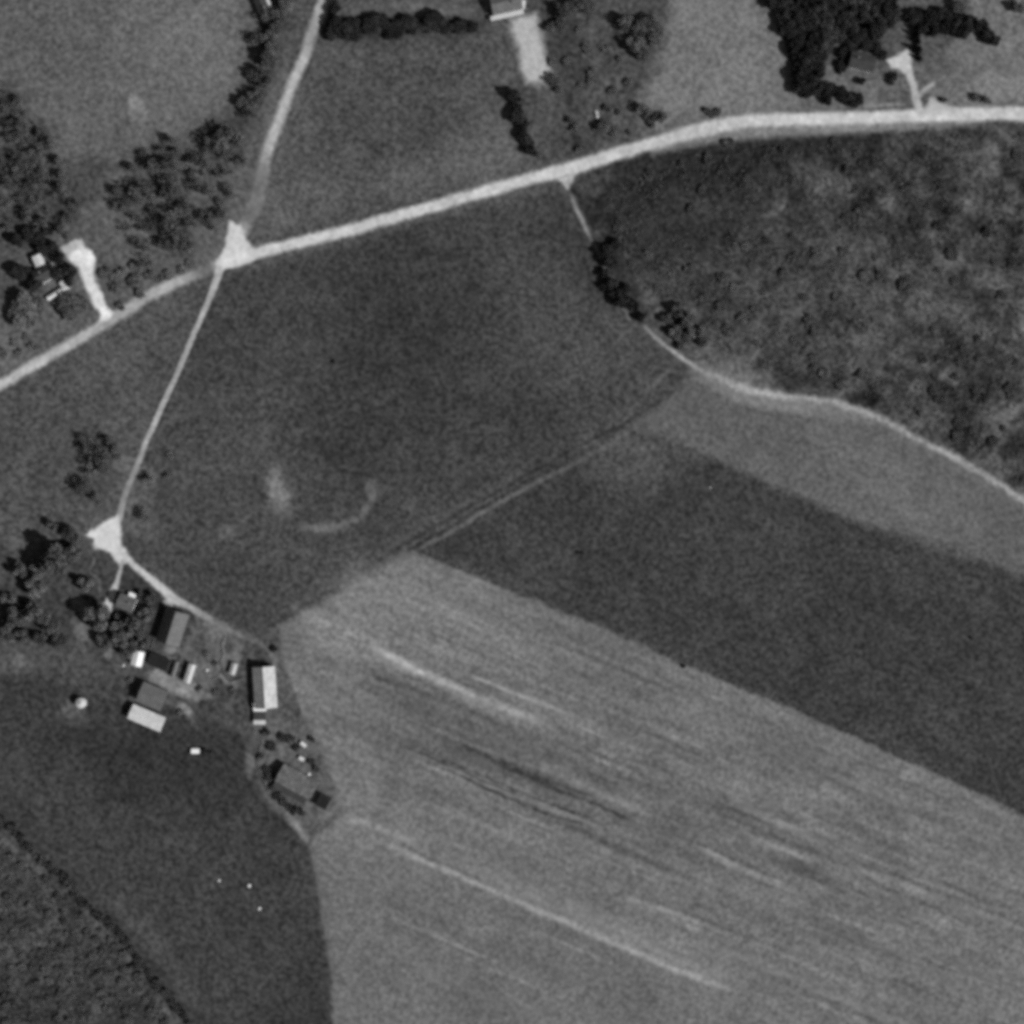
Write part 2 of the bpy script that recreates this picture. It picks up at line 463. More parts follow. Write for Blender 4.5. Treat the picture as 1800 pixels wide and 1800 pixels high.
# --- the big pale crop field with its mown streaks
k_l = kind_id('pale_crop_field')
fill([(735,975),(690,985),(590,1045),(492,1098),(496,1160),(540,1280),(588,1390),(600,1425),(545,1480),(562,1600),(584,1720),(590,1910),(1910,1910),(1910,1487),(1800,1432),(1420,1258),(1200,1167),(1050,1100)], 107, 7, rough=0.62, idn=k_l, lift=0.1)
blob(600, 1110, 120, 60, -30, 121, 0.7, 1.2)
blob(720, 1050, 110, 60, 10, 118, 0.6, 1.2)
fill([(560,1500),(700,1490),(980,1610),(1280,1745),(1430,1910),(560,1910)], 103, 30, 0.9)
blob(1150, 1220, 220, 60, 23, 98, 0.6, 1.2)
fill([(640,1180),(980,1300),(1300,1420),(1450,1520),(1280,1560),(1000,1440),(700,1330)], 95, 50, 0.8)
streaks = [
    ((640,1128),(720,1172),(850,1228),(990,1284), 10, 142, 0.95), ((650,1140),(730,1180),(860,1238),(960,1276), 18, 130, 0.6),
    ((800,1175),(870,1205),(930,1228),(995,1254), 6, 136, 0.9), ((850,1190),(900,1212),(960,1240),(1030,1268), 8, 122, 0.5),
    ((640,1180),(720,1212),(850,1262),(980,1312), 10, 92, 0.7), ((700,1225),(800,1270),(900,1310),(1000,1350), 12, 98, 0.6),
    ((765,1288),(850,1326),(960,1372),(1060,1408), 9, 84, 0.9), ((700,1308),(800,1350),(900,1392),(1000,1430), 5, 84, 0.9),
    ((755,1342),(860,1388),(960,1430),(1080,1462), 5, 78, 0.95), ((740,1322),(850,1366),(960,1412),(1080,1452), 5, 80, 0.95),
    ((860,1338),(960,1380),(1060,1420),(1130,1450), 7, 80, 0.95), ((750,1332),(850,1376),(950,1418),(1060,1456), 4, 122, 0.8),
    ((720,1312),(820,1356),(930,1402),(1020,1440), 4, 118, 0.7), ((900,1390),(960,1416),(1020,1440),(1090,1466), 4, 118, 0.8),
    ((980,1440),(1060,1478),(1150,1520),(1250,1560), 12, 92, 0.8), ((1000,1480),(1100,1522),(1200,1560),(1300,1600), 8, 96, 0.6),
    ((1090,1570),(1130,1588),(1170,1600),(1220,1622), 6, 128, 0.7), ((1120,1568),(1160,1586),(1200,1604),(1240,1618), 4, 90, 0.6),
    ((600,1440),(640,1446),(700,1468),(760,1496), 12, 128, 0.8), ((640,1466),(740,1510),(900,1580),(1060,1650), 9, 132, 0.9),
    ((900,1580),(1040,1640),(1180,1700),(1300,1745), 11, 134, 0.9), ((760,1500),(880,1546),(1000,1596),(1140,1656), 26, 118, 0.7),
    ((960,1590),(1080,1640),(1200,1690),(1330,1745), 26, 118, 0.7),
    ((1210,1478),(1260,1504),(1330,1536),(1410,1570), 6, 128, 0.8), ((1225,1492),(1280,1520),(1350,1550),(1430,1585), 5, 126, 0.7),
    ((1290,1460),(1350,1484),(1400,1504),(1440,1518), 9, 130, 0.8), ((1250,1395),(1350,1440),(1450,1484),(1560,1530), 10, 118, 0.5),
    ((900,1330),(980,1360),(1060,1396),(1150,1432), 14, 122, 0.6), ((740,1405),(800,1432),(860,1456),(930,1486), 8, 122, 0.6),
    ((1300,1300),(1450,1362),(1600,1424),(1780,1500), 16, 104, 0.6), ((1420,1480),(1550,1536),(1680,1590),(1830,1650), 10, 120, 0.5),
    ((1200,1640),(1350,1700),(1500,1766),(1650,1830), 14, 118, 0.5), ((1380,1600),(1500,1650),(1620,1700),(1780,1768), 12, 102, 0.5),
    ((620,1560),(760,1616),(900,1676),(1060,1744), 14, 96, 0.5), ((640,1660),(780,1720),(900,1770),(1040,1830), 16, 108, 0.5),
]
for i, (a, b, c, d, wd, tn, al) in enumerate(streaks):
    tn = 107 + (tn - 107) * (1.75 if tn > 107 else 2.0)
    stroke([(*a, wd, tn), (*b, wd, tn), (*c, wd, tn), (*d, wd, tn)], max(4.5, wd * .7), al, 0.8, fade=True, wob=0.7, seed=200 + i)
rs = random.Random(77)
for i in range(130):                          # short swath ends and combing marks, running with the rows
    u0 = rs.uniform(-60, 1250); v0 = rs.gauss(0, 1)
    x0 = 640 + u0 * .92 - v0 * 75; y0 = 1180 + u0 * .40 + v0 * 175
    L = rs.uniform(60, 260); wd = rs.uniform(3, 7)
    dark = math.exp(-(v0 * 1.9 - .25) ** 2)
    tn = 107 + (-rs.uniform(8, 24) if rs.random() < .25 + .55 * dark else rs.uniform(8, 26))
    P = [(x0 + L * t * .921, y0 + L * t * .39 + rs.uniform(-1, 1), wd, tn) for t in (0, .33, .66, 1)]
    if all(poly_sd([(735,985),(600,1050),(500,1105),(545,1280),(600,1400),(575,1600),(590,1890),(1890,1890),(1890,1500),(1420,1275),(1200,1180)], np.array([p[0]]), np.array([p[1]]))[0] < 0 for p in (P[0], P[-1])):
        stroke(P, 4, 0.75, None, fade=True, wob=0.3, seed=500 + i)
# fine drilling lines over the whole field, running with the streaks
m = (ID == k_l)
th = math.radians(23.0)
u = GX * math.cos(th) + GY * math.sin(th); v = -GX * math.sin(th) + GY * math.cos(th)
lines = lattice(u * .012 + 7, v / 9 + 3, 300) + .6 * lattice(u * .02 + 70, v / 4.5 + 31, 301)
zone = np.clip(1 - np.abs((v - 800) / 330), 0, 1)
T += np.where(m, lines * 17 * (0.35 + zone), 0)
m = (ID == k_p) | (ID == k_d)
T += np.where(m, lines * 5, 0)
H += np.where(ID == k_l, lines * 0.08, 0)

# --- south-west pasture and the orchard-like scrub in its corner
k_s = kind_id('pasture')
fill([(-110,1200),(60,1180),(200,1230),(330,1240),(440,1300),(455,1400),(500,1440),(543,1490),(560,1600),(582,1720),(586,1910),(380,1910),(330,1800),(210,1640),(110,1545),(0,1440),(-110,1350)], 58, 8, idn=k_s, warp=False)
blob(270, 1500, 170, 110, 30, 65, 0.7, 1.2)
blob(420, 1740, 90, 130, 0, 69, 0.6, 1.2)
blob(60, 1340, 120, 70, 0, 70, 0.5, 1.2)
blob(270, 1340, 190, 60, 10, 46, 0.7, 1.2)
blob(500, 1640, 60, 110, -8, 59, 0.7, 1.2)
stroke([(200,1580,26,82),(270,1660,24,80),(340,1760,22,76)], 24, 0.7, 1.0)
k_o = kind_id('orchard_ground')
fill([(-110,1345),(0,1440),(110,1545),(210,1640),(330,1800),(380,1910),(-110,1910)], 69, 8, rough=1.1, idn=k_o)
# --- scrubland
k_b = kind_id('scrubland')
fill([(990,322),(1100,285),(1240,250),(1400,240),(1640,222),(1910,215),(1910,950),(1760,842),(1680,792),(1600,752),(1530,718),(1450,692),(1370,678),(1260,645),(1200,610),(1110,545),(1060,445),(1015,350)], 65, 10, rough=1.1, idn=k_b)
sl = win([990, 1910], [200, 950], 0)
pat = fbm(GX[sl], GY[sl], 75, 400, 4)
fine = fbm(GX[sl], GY[sl], 16, 420, 3)
mk = (ID[sl] == k_b)
mid = fbm(GX[sl], GY[sl], 28, 430, 3)
T[sl] += np.where(mk, pat * 24 + mid * 46 + fine * 22, 0)
blob(1330, 560, 170, 90, 10, 88, 0.45, 1.2)
blob(1300, 660, 60, 26, 15, 108, 0.7, 0.9)
blob(1500, 470, 150, 110, 30, 80, 0.35, 1.2)
blob(1620, 720, 40, 40, 0, 94, 0.5, 1.0)
blob(1160, 470, 60, 60, 0, 90, 0.5, 1.0)
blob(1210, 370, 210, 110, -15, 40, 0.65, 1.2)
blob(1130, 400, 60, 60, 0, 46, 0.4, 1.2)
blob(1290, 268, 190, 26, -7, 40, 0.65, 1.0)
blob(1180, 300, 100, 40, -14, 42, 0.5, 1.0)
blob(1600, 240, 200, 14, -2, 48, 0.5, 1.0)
sl = win([-110, 380], [1340, 1910], 0)
T[sl] += np.where(ID[sl] == k_o, fbm(GX[sl], GY[sl], 26, 440, 3) * 34, 0)
# --- farmyard ground
fill([(0,960),(160,960),(225,990),(300,1060),(420,1115),(445,1180),(440,1300),(330,1240),(200,1230),(60,1185),(0,1100)], 66, 20)
fill([(225,995),(300,1062),(262,1145),(180,1130),(160,1060)], 56, 16)
blob(60, 1150, 90, 34, 10, 78, 0.7, 1.0)
blob(35, 1162, 10, 13, 0, 104, 0.8, 0.7)
blob(245, 905, 26, 40, -10, 92, 0.7, 1.0)
blob(165, 800, 40, 40, 0, 58, 0.6, 1.1)  # lane-tree shadows painted into the ground, this blob and the next
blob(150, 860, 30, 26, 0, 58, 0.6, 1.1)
stroke([(322,770,8,62),(304,800,10,56),(290,850,10,58),(276,890,9,62)], 10, 0.7, 0.9)  # shadow line of the thin sapling row, painted dark
blob(220, 815, 16, 18, 0, 96, 0.7, 0.8)
blob(262, 840, 20, 22, 0, 92, 0.7, 0.8)
blob(140, 1105, 12, 20, -15, 108, 0.8, 0.7)
blob(157, 1118, 10, 14, 0, 96, 0.7, 0.7)
blob(140, 1062, 18, 12, 25, 112, 0.7, 0.8)
blob(190, 1148, 7, 13, 10, 108, 0.8, 0.7)
fill([(345,1082),(425,1118),(420,1182),(335,1185),(318,1150)], 92, 14)
for bx, by, rx_, ry_, ro, tn in [(372,1110,16,8,20,100),(398,1132,8,14,0,66),(352,1140,10,16,0,74),(380,1168,14,8,10,96),(408,1205,12,8,0,98),(386,1220,14,7,10,60),(340,1262,12,7,20,88),(372,1248,10,8,0,58),(262,1192,9,7,0,100),(300,1158,7,5,0,110),(345,1210,9,7,0,118),(420,1150,6,18,5,104),(428,1190,5,10,0,92),(402,1242,9,12,0,78),(175,1185,16,8,0,78),(205,1172,8,7,0,88)]:
    blob(bx, by, rx_, ry_, ro, tn, 0.75, 0.9)
fill([(446,1128),(470,1140),(478,1172),(442,1172)], 72, 6)
blob(292, 1198, 30, 16, 25, 128, 0.85, 0.7)
blob(330, 1216, 22, 14, 20, 138, 0.85, 0.7)
blob(350, 1195, 26, 26, 0, 112, 0.6, 0.9)
blob(355, 1225, 22, 5, 0, 122, 0.7, 0.8)
blob(325, 1246, 15, 8, 30, 138, 0.8, 0.7)
blob(130, 1252, 24, 16, 20, 94, 0.8, 0.8)
blob(302, 1142, 14, 7, 10, 140, 0.8, 0.7)
blob(255, 1205, 8, 10, 0, 110, 0.7, 0.8)
fill([(452,1265),(540,1262),(592,1400),(600,1425),(545,1470),(500,1420),(448,1340)], 88, 20)
blob(440, 1335, 10, 30, 5, 102, 0.7, 0.8)
stroke([(452,1350,10,96),(462,1388,9,92),(480,1412,10,100),(502,1430,11,104)], 9, 0.7, 0.7, fade=True, wob=1.0, seed=41)
stroke([(572,1385,9,112),(594,1412,10,116),(575,1432,10,118),(548,1440,10,112)], 9, 0.7, 0.7, fade=True, wob=1.0, seed=43)
stroke([(500,1420,12,96),(520,1450,13,132),(538,1476,8,118)], 8, 0.9, 0.6)
stroke([(368,1198,5,118),(386,1188,5,132),(402,1200,5,120),(426,1194,4,104)], 4, 0.9, 0.6)
stroke([(396,1118,5,120),(391,1136,5,134),(394,1150,6,126),(388,1160,5,120)], 4, 0.7, 0.6)
stroke([(412,1150,8,124),(418,1135,6,110)], 5, 0.8, 0.6)

# --- bare patch and scattered worn spots in the meadows
blob(243, 188, 17, 18, 0, 122, 0.85, 0.7)
blob(235, 178, 8, 9, 0, 140, 0.7, 0.8)
stroke([(600,20,14,88),(700,10,16,95),(800,22,14,96),(840,28,10,82)], 14, 0.8, 0.9)
T += 7 * fbm(GX, GY, 120, 500, 3) * (ID != 0) + 10 * fbm(GX, GY, 60, 510, 3) * (ID == 0)

# --- roads (laid last, on top)
k_r = kind_id('main_road')
stroke([(1150,258,30,118),(1240,236,36,124),(1400,222,36,132),(1560,214,34,132),(1700,208,26,120)], 12, 0.85, 0.5)
main = [(-112,745,18,172),(-20,690,18,172),(0,676,18,172),(70,636,18,175),(130,601,18,172),(165,580,18,155),(200,560,20,152),(255,524,19,150),
        (285,508,19,172),(325,490,18,160),(352,479,18,112),(370,471,18,112),(392,462,20,185),(440,447,21,192),(560,418,20,186),(700,380,20,184),(840,340,20,186),
        (960,306,22,186),(1000,297,24,186),(1080,272,22,182),(1160,249,22,180),(1230,229,24,182),(1310,214,22,184),(1400,209,22,190),
        (1500,207,22,188),(1600,203,22,190),(1700,201,24,190),(1800,200,24,188),(1912,199,24,188)]
stroke(main, 8, 1.0, 0.3, k_r, 0.15, wob=0.6)
k_rn = kind_id('north_road')
stroke([(600,-112,22,160),(580,-20,22,160),(571,0,22,160),(556,40,21,150),(545,68,20,140),(538,95,19,168),(515,145,18,172),(497,195,18,172),(478,245,18,166),(467,280,20,140),(458,320,26,108),(447,362,28,104),(436,385,24,108),(424,408,22,160)],  # tone dips where the verge trees' shadow crosses, painted in
       9, 1.0, 0.3, k_rn, 0.12, wob=0.3)
fill([(406,388),(424,398),(432,420),(452,440),(476,436),(440,462),(388,476),(380,462),(396,430)], 194, 6, 1.0, 0.2, k_r, 0.05)
fill([(390,455),(425,440),(440,452),(400,472)], 208, 8, 0.9, 0.2)
k_ln = kind_id('farm_lane')
stroke([(386,474,15,168),(376,505,12,160),(350,566,9,165),(320,637,9,168),(290,703,9,166),(258,775,9,162),(240,822,10,136),(224,860,10,132),(214,890,11,132),(208,915,12,150)],
       3.5, 1.0, 0.3, k_ln, 0.1, wob=0.3)
stroke([(350,566,2.2,132),(320,637,2.2,130),(290,703,2.2,132),(262,765,2.2,132)], 2.5, 0.8, 0.4)
fill([(207,903),(213,925),(213,955),(224,990),(212,992),(196,974),(166,964),(165,948),(150,940),(178,920)], 197, 6, 1.0, 0.2, k_ln, 0.05)
k_f = kind_id('farmyard_track')
stroke([(216,968,12,192),(232,990,11,182),(260,1014,12,182),(285,1035,15,178),(303,1052,17,172),(325,1062,12,168),(350,1077,10,152)], 4, 1.0, 0.3, k_f, 0.05)
stroke([(350,1077,10,150),(372,1090,12,118),(400,1106,11,112),(430,1122,7,100),(455,1131,6,104),(472,1143,7,112),(482,1160,7,112),(487,1178,6,100)], 5, 0.9, 0.5, k_f)
stroke([(216,986,5,160),(210,1008,6,170),(203,1030,10,178),(196,1050,13,180),(189,1068,15,182)], 4, 1.0, 0.3, k_f)
blob(188, 1070, 10, 9, 0, 188, 0.9, 0.5)
stroke([(154,967,2.5,96),(166,984,3,108),(158,1004,3,108),(174,1020,3,104),(177,1050,3,104)], 3, 0.85, 0.5)
blob(296, 1060, 9, 7, 0, 170, 0.8, 0.6)
mr = (ID == k_r) | (ID == k_rn) | (ID == k_ln) | (ID == k_f)
T += np.where(mr, 20 * fbm(GX, GY, 24, 540, 3) + 12 * fbm(GX, GY, 7, 545, 2), 0)
k_dv = kind_id('driveway')
fill([(107,434),(126,424),(143,419),(150,435),(161,440),(166,457),(163,478),(172,505),(184,528),(189,543),(201,547),(193,561),(172,567),(177,550),(166,541),(155,513),(142,490),(136,469),(121,458)], 203, 7, 1.0, 0.3, k_dv, 0.05)
fill([(107,434),(130,422),(145,426),(135,442),(118,452)], 158, 8, 0.7, 0.3)
blob(138, 450, 12, 8, 10, 222, 0.9, 0.7)
blob(157, 452, 7, 12, 0, 228, 0.9, 0.7)
blob(186, 550, 10, 11, 0, 232, 0.9, 0.7)
fill([(896,34),(944,24),(966,132),(924,149)], 168, 14, 1.0, 0.3, k_dv, 0.04)
blob(945, 120, 18, 26, -12, 172, 0.7, 0.8)
stroke([(1618,196,16,178),(1611,176,13,172),(1606,150,12,170),(1596,125,14,176),(1586,112,16,180)], 5, 1.0, 0.25, k_dv, 0.04)
fill([(1560,106),(1580,96),(1597,82),(1603,120),(1590,128),(1567,118)], 186, 6, 1.0, 0.25, k_dv)
stroke([(1612,172,9,150),(1624,160,8,160),(1642,148,7,150)], 5, 0.9, 0.4)
fill([(1636,172),(1700,198),(1620,202)], 176, 8, 0.9, 0.3)
stroke([(1520,187,5,148),(1560,184,5,150),(1590,183,4,140)], 5, 0.7, 0.4)
blob(1528, 172, 12, 20, 0, 120, 0.6, 0.9)
k_t = kind_id('field_track')
stroke([(1225,655,26,104),(1270,676,28,116),(1330,698,30,118),(1400,712,28,118),(1470,722,22,116),(1530,738,16,110)], 16, 0.8, 0.7, wob=1.0)
stroke([(1540,742,18,106),(1620,782,18,106),(1700,826,18,104),(1800,890,20,106),(1900,958,20,104)], 14, 0.6, 0.7, wob=1.0)
fill([(975,312),(1010,306),(1000,334),(994,334)], 166, 6, 1.0, 0.4, k_t)
stroke([(1004,345,5,110),(1014,370,7,140),(1024,388,7,146),(1034,412,6,128)], 4, 0.9, 0.5, k_t)
stroke([(1034,412,5,120),(1052,445,5,108),(1070,490,4,100),(1092,532,5,102),(1108,562,6,112)], 4, 0.8, 0.6, k_t)
stroke([(1132,572,4,120),(1148,589,6,146),(1170,608,6,150),(1200,630,7,158),(1228,648,6,140),(1248,660,8,128)], 4, 0.95, 0.5, k_t)
stroke([(1240,656,9,130),(1290,676,11,154),(1340,690,12,158),(1400,699,11,150),(1460,706,11,152),(1510,722,12,154),(1560,742,11,148),(1610,769,10,146),
        (1670,800,11,156),(1720,828,10,142),(1770,860,11,158),(1812,888,11,148),(1912,960,11,146)], 8, 0.95, 0.5, k_t, wob=1.0)

# --- heights
edge = np.clip(np.minimum(np.minimum(GX - G0, G1 - GX), np.minimum(GY - G0, G1 - GY)) / 100.0, 0, 1)
H += 2.2 * fbm(GX, GY, 420, 600, 2)
H += np.where((ID == k_b) | (ID == k_o), 0.5 * fbm(GX, GY, 18, 610, 2), 0.10 * fbm(GX, GY, 10, 620, 2) * R)
H *= edge
T = np.clip(T, 22, 238)
R *= np.where(R > 0.65, np.clip(72 / T, 0.5, 1.0), 1.0)     # short pale swards are smoother
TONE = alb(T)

def ground_z(x, y):
    fx = (900 + 3 * x - G0) / STEP; fy = (900 - 3 * y - G0) / STEP
    j = int(np.clip(fx, 0, NX - 2)); i = int(np.clip(fy, 0, NX - 2))
    fx = min(max(fx - j, 0), 1); fy = min(max(fy - i, 0), 1)
    return float((H[i, j] * (1 - fx) + H[i, j + 1] * fx) * (1 - fy) + (H[i + 1, j] * (1 - fx) + H[i + 1, j + 1] * fx) * fy)

def build_land():
    V = np.stack([X(GX).ravel(), Y(GY).ravel(), H.ravel()], 1)
    idx = np.arange(NX * NX).reshape(NX, NX)
    F = np.stack([idx[1:, :-1], idx[1:, 1:], idx[:-1, 1:], idx[:-1, :-1]], -1).reshape(-1, 4)
    fid = ID[:-1, :-1].ravel()
    tone, rough = TONE.ravel(), R.ravel()
    for k, name in enumerate(KINDS):
        sel = F[fid == k]
        if not len(sel): continue
        used, inv = np.unique(sel, return_inverse=True)
        v, f, tn, rg = V[used], inv.reshape(-1, 4), tone[used], rough[used]
        if k == 0:                                     # the same sheet runs on to the horizon
            a0, a1 = X(G0), X(ax[-1]); c = [-9000, a0, a1, 9000]
            ring = [(cx, cy, 0.0) for cy in c for cx in c]
            n = len(v)
            v = np.vstack([v, ring]); tn = np.append(tn, [float(alb(80))] * 16); rg = np.append(rg, [1.0] * 16)
            q = [(n + r * 4 + s, n + r * 4 + s + 1, n + r * 4 + s + 5, n + r * 4 + s + 4) for r in range(3) for s in range(3) if (r, s) != (1, 1)]
            f = np.vstack([f, q])
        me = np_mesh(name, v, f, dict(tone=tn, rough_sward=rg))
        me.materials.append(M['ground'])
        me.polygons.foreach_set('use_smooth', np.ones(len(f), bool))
        o = bpy.data.objects.new(name, me)
        tag(link(o), kind='structure')
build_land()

# ------------------------------------------------------------------ foliage
def clumps(P, size, r, up=0.9):
    """one bent leaf spray (two triangles) at each point"""
    n = len(P)
    N = r.normal(size=(n, 3)); N[:, 2] += up * 2
    N /= np.linalg.norm(N, axis=1)[:, None]
    A = np.cross(N, r.normal(size=(n, 3))); A /= np.linalg.norm(A, axis=1)[:, None]
    B = np.cross(N, A)
    s = size * r.uniform(0.6, 1.4, (n, 1))
    V = np.empty((n, 4, 3))
    V[:, 0] = P - A * s
    V[:, 1] = P - B * s * .7 + N * s * .25
    V[:, 2] = P + A * s
    V[:, 3] = P + B * s * .7 + N * s * .25
    F = np.arange(n * 4).reshape(n, 4)
    F = np.vstack([F[:, [0, 1, 2]], F[:, [0, 2, 3]]])
    return V.reshape(-1, 3), F

def crown_mesh(seed, kind):
    r = np.random.default_rng(seed)
    pts = []
    if kind == 'conifer':
        n = 1500
        z = 0.12 + 0.86 * (1 - np.sqrt(r.random(n)))
        a = r.random(n) * 2 * np.pi
        env = (1 - (z - 0.12) / 0.9) * (0.82 + 0.18 * np.sin(a * 5 + z * 9 + seed)) * (0.75 + 0.25 * np.sin(z * 46))
        rad = env * np.sqrt(r.random(n)) ** .6
        P = np.stack([rad * np.cos(a), rad * np.sin(a), z], 1)
        V, F = clumps(P, 0.12, r, 0.5)
    else:
        nl = r.integers(8, 12)
        per = dict(round=300, open=120, bare=46, shrub=90)[kind]
        tint = []
        for i in range(nl):
            a = r.random() * 6.283; d = 0.15 + 0.5 * math.sqrt(r.random())
            z0 = (0.30 + 0.42 * r.random()) if kind != 'shrub' else 0.25 + 0.3 * r.random()
            d *= 1.15 - 0.5 * max(0, z0 - .45)
            lr = r.uniform(0.3, 0.48)
            D = r.normal(size=(per, 3)); D /= np.linalg.norm(D, axis=1)[:, None]
            q = D * (lr * (0.45 + 0.55 * r.random((per, 1)) ** .4) * r.uniform(0.85, 1.2, (per, 1)))
            q[:, 2] *= 0.62
            q += (math.cos(a) * d, math.sin(a) * d, z0)
            pts.append(q); tint.append(np.full(per, r.uniform(0.65, 1.35)))
        P = np.vstack(pts)
        V, F = clumps(P, dict(round=0.095, open=0.09, bare=0.085, shrub=0.15)[kind], r)
        t = np.concatenate(tint) * r.uniform(0.75, 1.25, len(P))
    if kind == 'conifer': t = r.uniform(0.6, 1.4, len(P))
    V[:, 2] = np.maximum(V[:, 2], 0.02)
    me = np_mesh('crown', V, F, dict(clump=np.repeat(t, 4)))
    return me

def trunk_mesh(seed, kind):
    r = random.Random(seed)
    b = MB()
    top = 0.9 if kind == 'conifer' else 0.62
    lean = (r.uniform(-.05, .05), r.uniform(-.05, .05))
    p = [(0, 0, -0.02), (lean[0] * .5, lean[1] * .5, top * .45), (lean[0], lean[1], top)]
    rad = [0.085, 0.055, 0.015]
    for i in range(2): b.tube(p[i], p[i + 1], rad[i], rad[i + 1], 7)
    for k in range(4 if kind == 'conifer' else 8):
        a = k * 2.4 + r.random(); z = r.uniform(.26, .52); d = r.uniform(.45, .8)
        q = (math.cos(a) * d * .55, math.sin(a) * d * .55, z + .15)
        b.tube((lean[0] * .6, lean[1] * .6, z), q, .03, .018, 5)
        b.tube(q, (math.cos(a + .3) * d, math.sin(a + .3) * d, z + .26), .018, .006, 5)
    me = bpy.data.meshes.new('trunk'); me.from_pydata(b.v, [], b.f); me.update()
    me.materials.append(M['bark'])
    return me

CROWN = {}
def crowns(kind, leaf):
    key = (kind, leaf)
    if key not in CROWN:
        L = []
        for s in range(6):
            me = crown_mesh(1000 + 17 * s + sum(map(ord, kind + leaf)), kind)
            me.materials.append(M[leaf])
            L.append((me, trunk_mesh(40 + s, kind) if kind != 'shrub' else None))
        CROWN[key] = L
    return CROWN[key]

def grow(name, px, py, rad_px, kind='round', leaf='leaf', tall=1.9):
    """a tree whose crown shows centred at map (px, py)"""
    r = rad_px / 3.0
    h = r * tall * random.uniform(0.88, 1.12)
    k = 1 - 0.6 * h / CAM_H
    x, y = X(px) * k, Y(py) * k
    me, tr = random.choice(crowns(kind, leaf))
    rz = random.uniform(0, 6.283)
    z = ground_z(x, y)
    sx = r * random.uniform(.92, 1.08); sy = r * random.uniform(.92, 1.08)
    if tr is None:
        o = bpy.data.objects.new(name, me)
        link(o); o.location = (x, y, z - 0.05); o.rotation_euler = (0, 0, rz); o.scale = (sx, sy, h)
        return o
    o = empty(name, (x, y, z - 0.05), rz)
    o.scale = (sx, sy, h)
    link(bpy.data.objects.new('trunk', tr), o)
    link(bpy.data.objects.new('crown', me), o)
    return o

ORD = ['nearest', 'second nearest', 'third nearest', 'fourth nearest', 'fifth nearest', 'sixth nearest', 'seventh nearest', 'eighth nearest', 'ninth nearest', 'tenth nearest',
       'eleventh nearest', 'twelfth nearest', 'thirteenth nearest', 'fourteenth nearest', 'fifteenth nearest', 'sixteenth nearest', 'seventeenth nearest', 'eighteenth nearest',
       'nineteenth nearest', 'twentieth nearest']

def name_by_landmark(trees, desc, cat, group, marks):
    """trees: (object, px, py). Each goes to its nearest landmark and is told by its rank there"""
    by = {}
    for o, x, y in trees:
        mk = min(marks, key=lambda q: (q[0] - x) ** 2 + (q[1] - y) ** 2)
        by.setdefault(mk, []).append(((mk[0] - x) ** 2 + (mk[1] - y) ** 2, o))
    for mk, L in by.items():
        L.sort(key=lambda q: q[0])
        for i, (_, o) in enumerate(L):
            tag(o, f"{desc}, {ORD[min(i, 19)]} to {mk[2]}", cat, group)

def inside(poly, x, y):
    c = False
    for i in range(len(poly)):
        p, q = poly[i], poly[i - 1]
        if (p[1] > y) != (q[1] > y) and x < (q[0] - p[0]) * (y - p[1]) / (q[1] - p[1]) + p[0]: c = not c
    return c

def scatter(poly, n, rmin, rmax, gap=0.9, avoid=()):
    xs = [p[0] for p in poly]; ys = [p[1] for p in poly]
    out = []
    for _ in range(n * 60):
        if len(out) >= n: break
        x, y, r = random.uniform(min(xs), max(xs)), random.uniform(min(ys), max(ys)), random.uniform(rmin, rmax)
        if not inside(poly, x, y): continue
        if any((x - a) ** 2 + (y - b) ** 2 < ((r + c) * gap) ** 2 for a, b, c in out): continue
        if any((x - a) ** 2 + (y - b) ** 2 < (r + c) ** 2 for a, b, c in avoid): continue
        out.append((x, y, r))
    return out

def along(pts, gap, rmin, rmax, jit=5):
    out = []; carry = 0.0
    for p, q in zip(pts, pts[1:]):
        L = math.hypot(q[0] - p[0], q[1] - p[1]); d = carry
        while d < L:
            t = d / L
            out.append((p[0] + t * (q[0] - p[0]) + random.uniform(-jit, jit), p[1] + t * (q[1] - p[1]) + random.uniform(-jit, jit), random.uniform(rmin, rmax)))
            d += gap * random.uniform(.8, 1.2)
        carry = d - L
    return out

def plant(name, spots, desc, cat, group, marks, kind='round', leaf='leaf', tall=1.9):
    tr = [(grow(name, x, y, r, kind, leaf, tall), x, y) for x, y, r in spots]
    name_by_landmark(tr, desc, cat, group, marks)

# row of black conifers south of the north house
plant('tree', along([(585,54),(660,48),(740,44),(838,40)], 12, 11, 20, 7), 'black tree in the thick row along the north lawn', 'tree', 'tree row on the north lawn',
      [(575,48,'the north road'), (700,44,"its middle"), (850,40,'the north house')], 'round', 'leaf_dark', 1.1)
plant('tree', along([(588,5),(590,30),(584,62)], 13, 9, 13, 3), 'dark tree on the east verge of the north road', 'tree', 'east verge trees',
      [(590,-20,"the picture's top")], 'round', 'leaf_dark', 1.9)
# trees west of the north road
plant('tree', along([(498,5),(486,50),(470,110),(452,170),(432,215)], 17, 11, 17, 7) + [(455,70,13),(440,130,12),(425,180,11),(470,30,12)],
      'dark tree in the belt beside the north road', 'tree', 'trees lining the north road',
      [(498,-5,"the picture's top"), (465,120,"its middle"), (425,220,'the northwest wood')], 'open', 'leaf', 2.0)
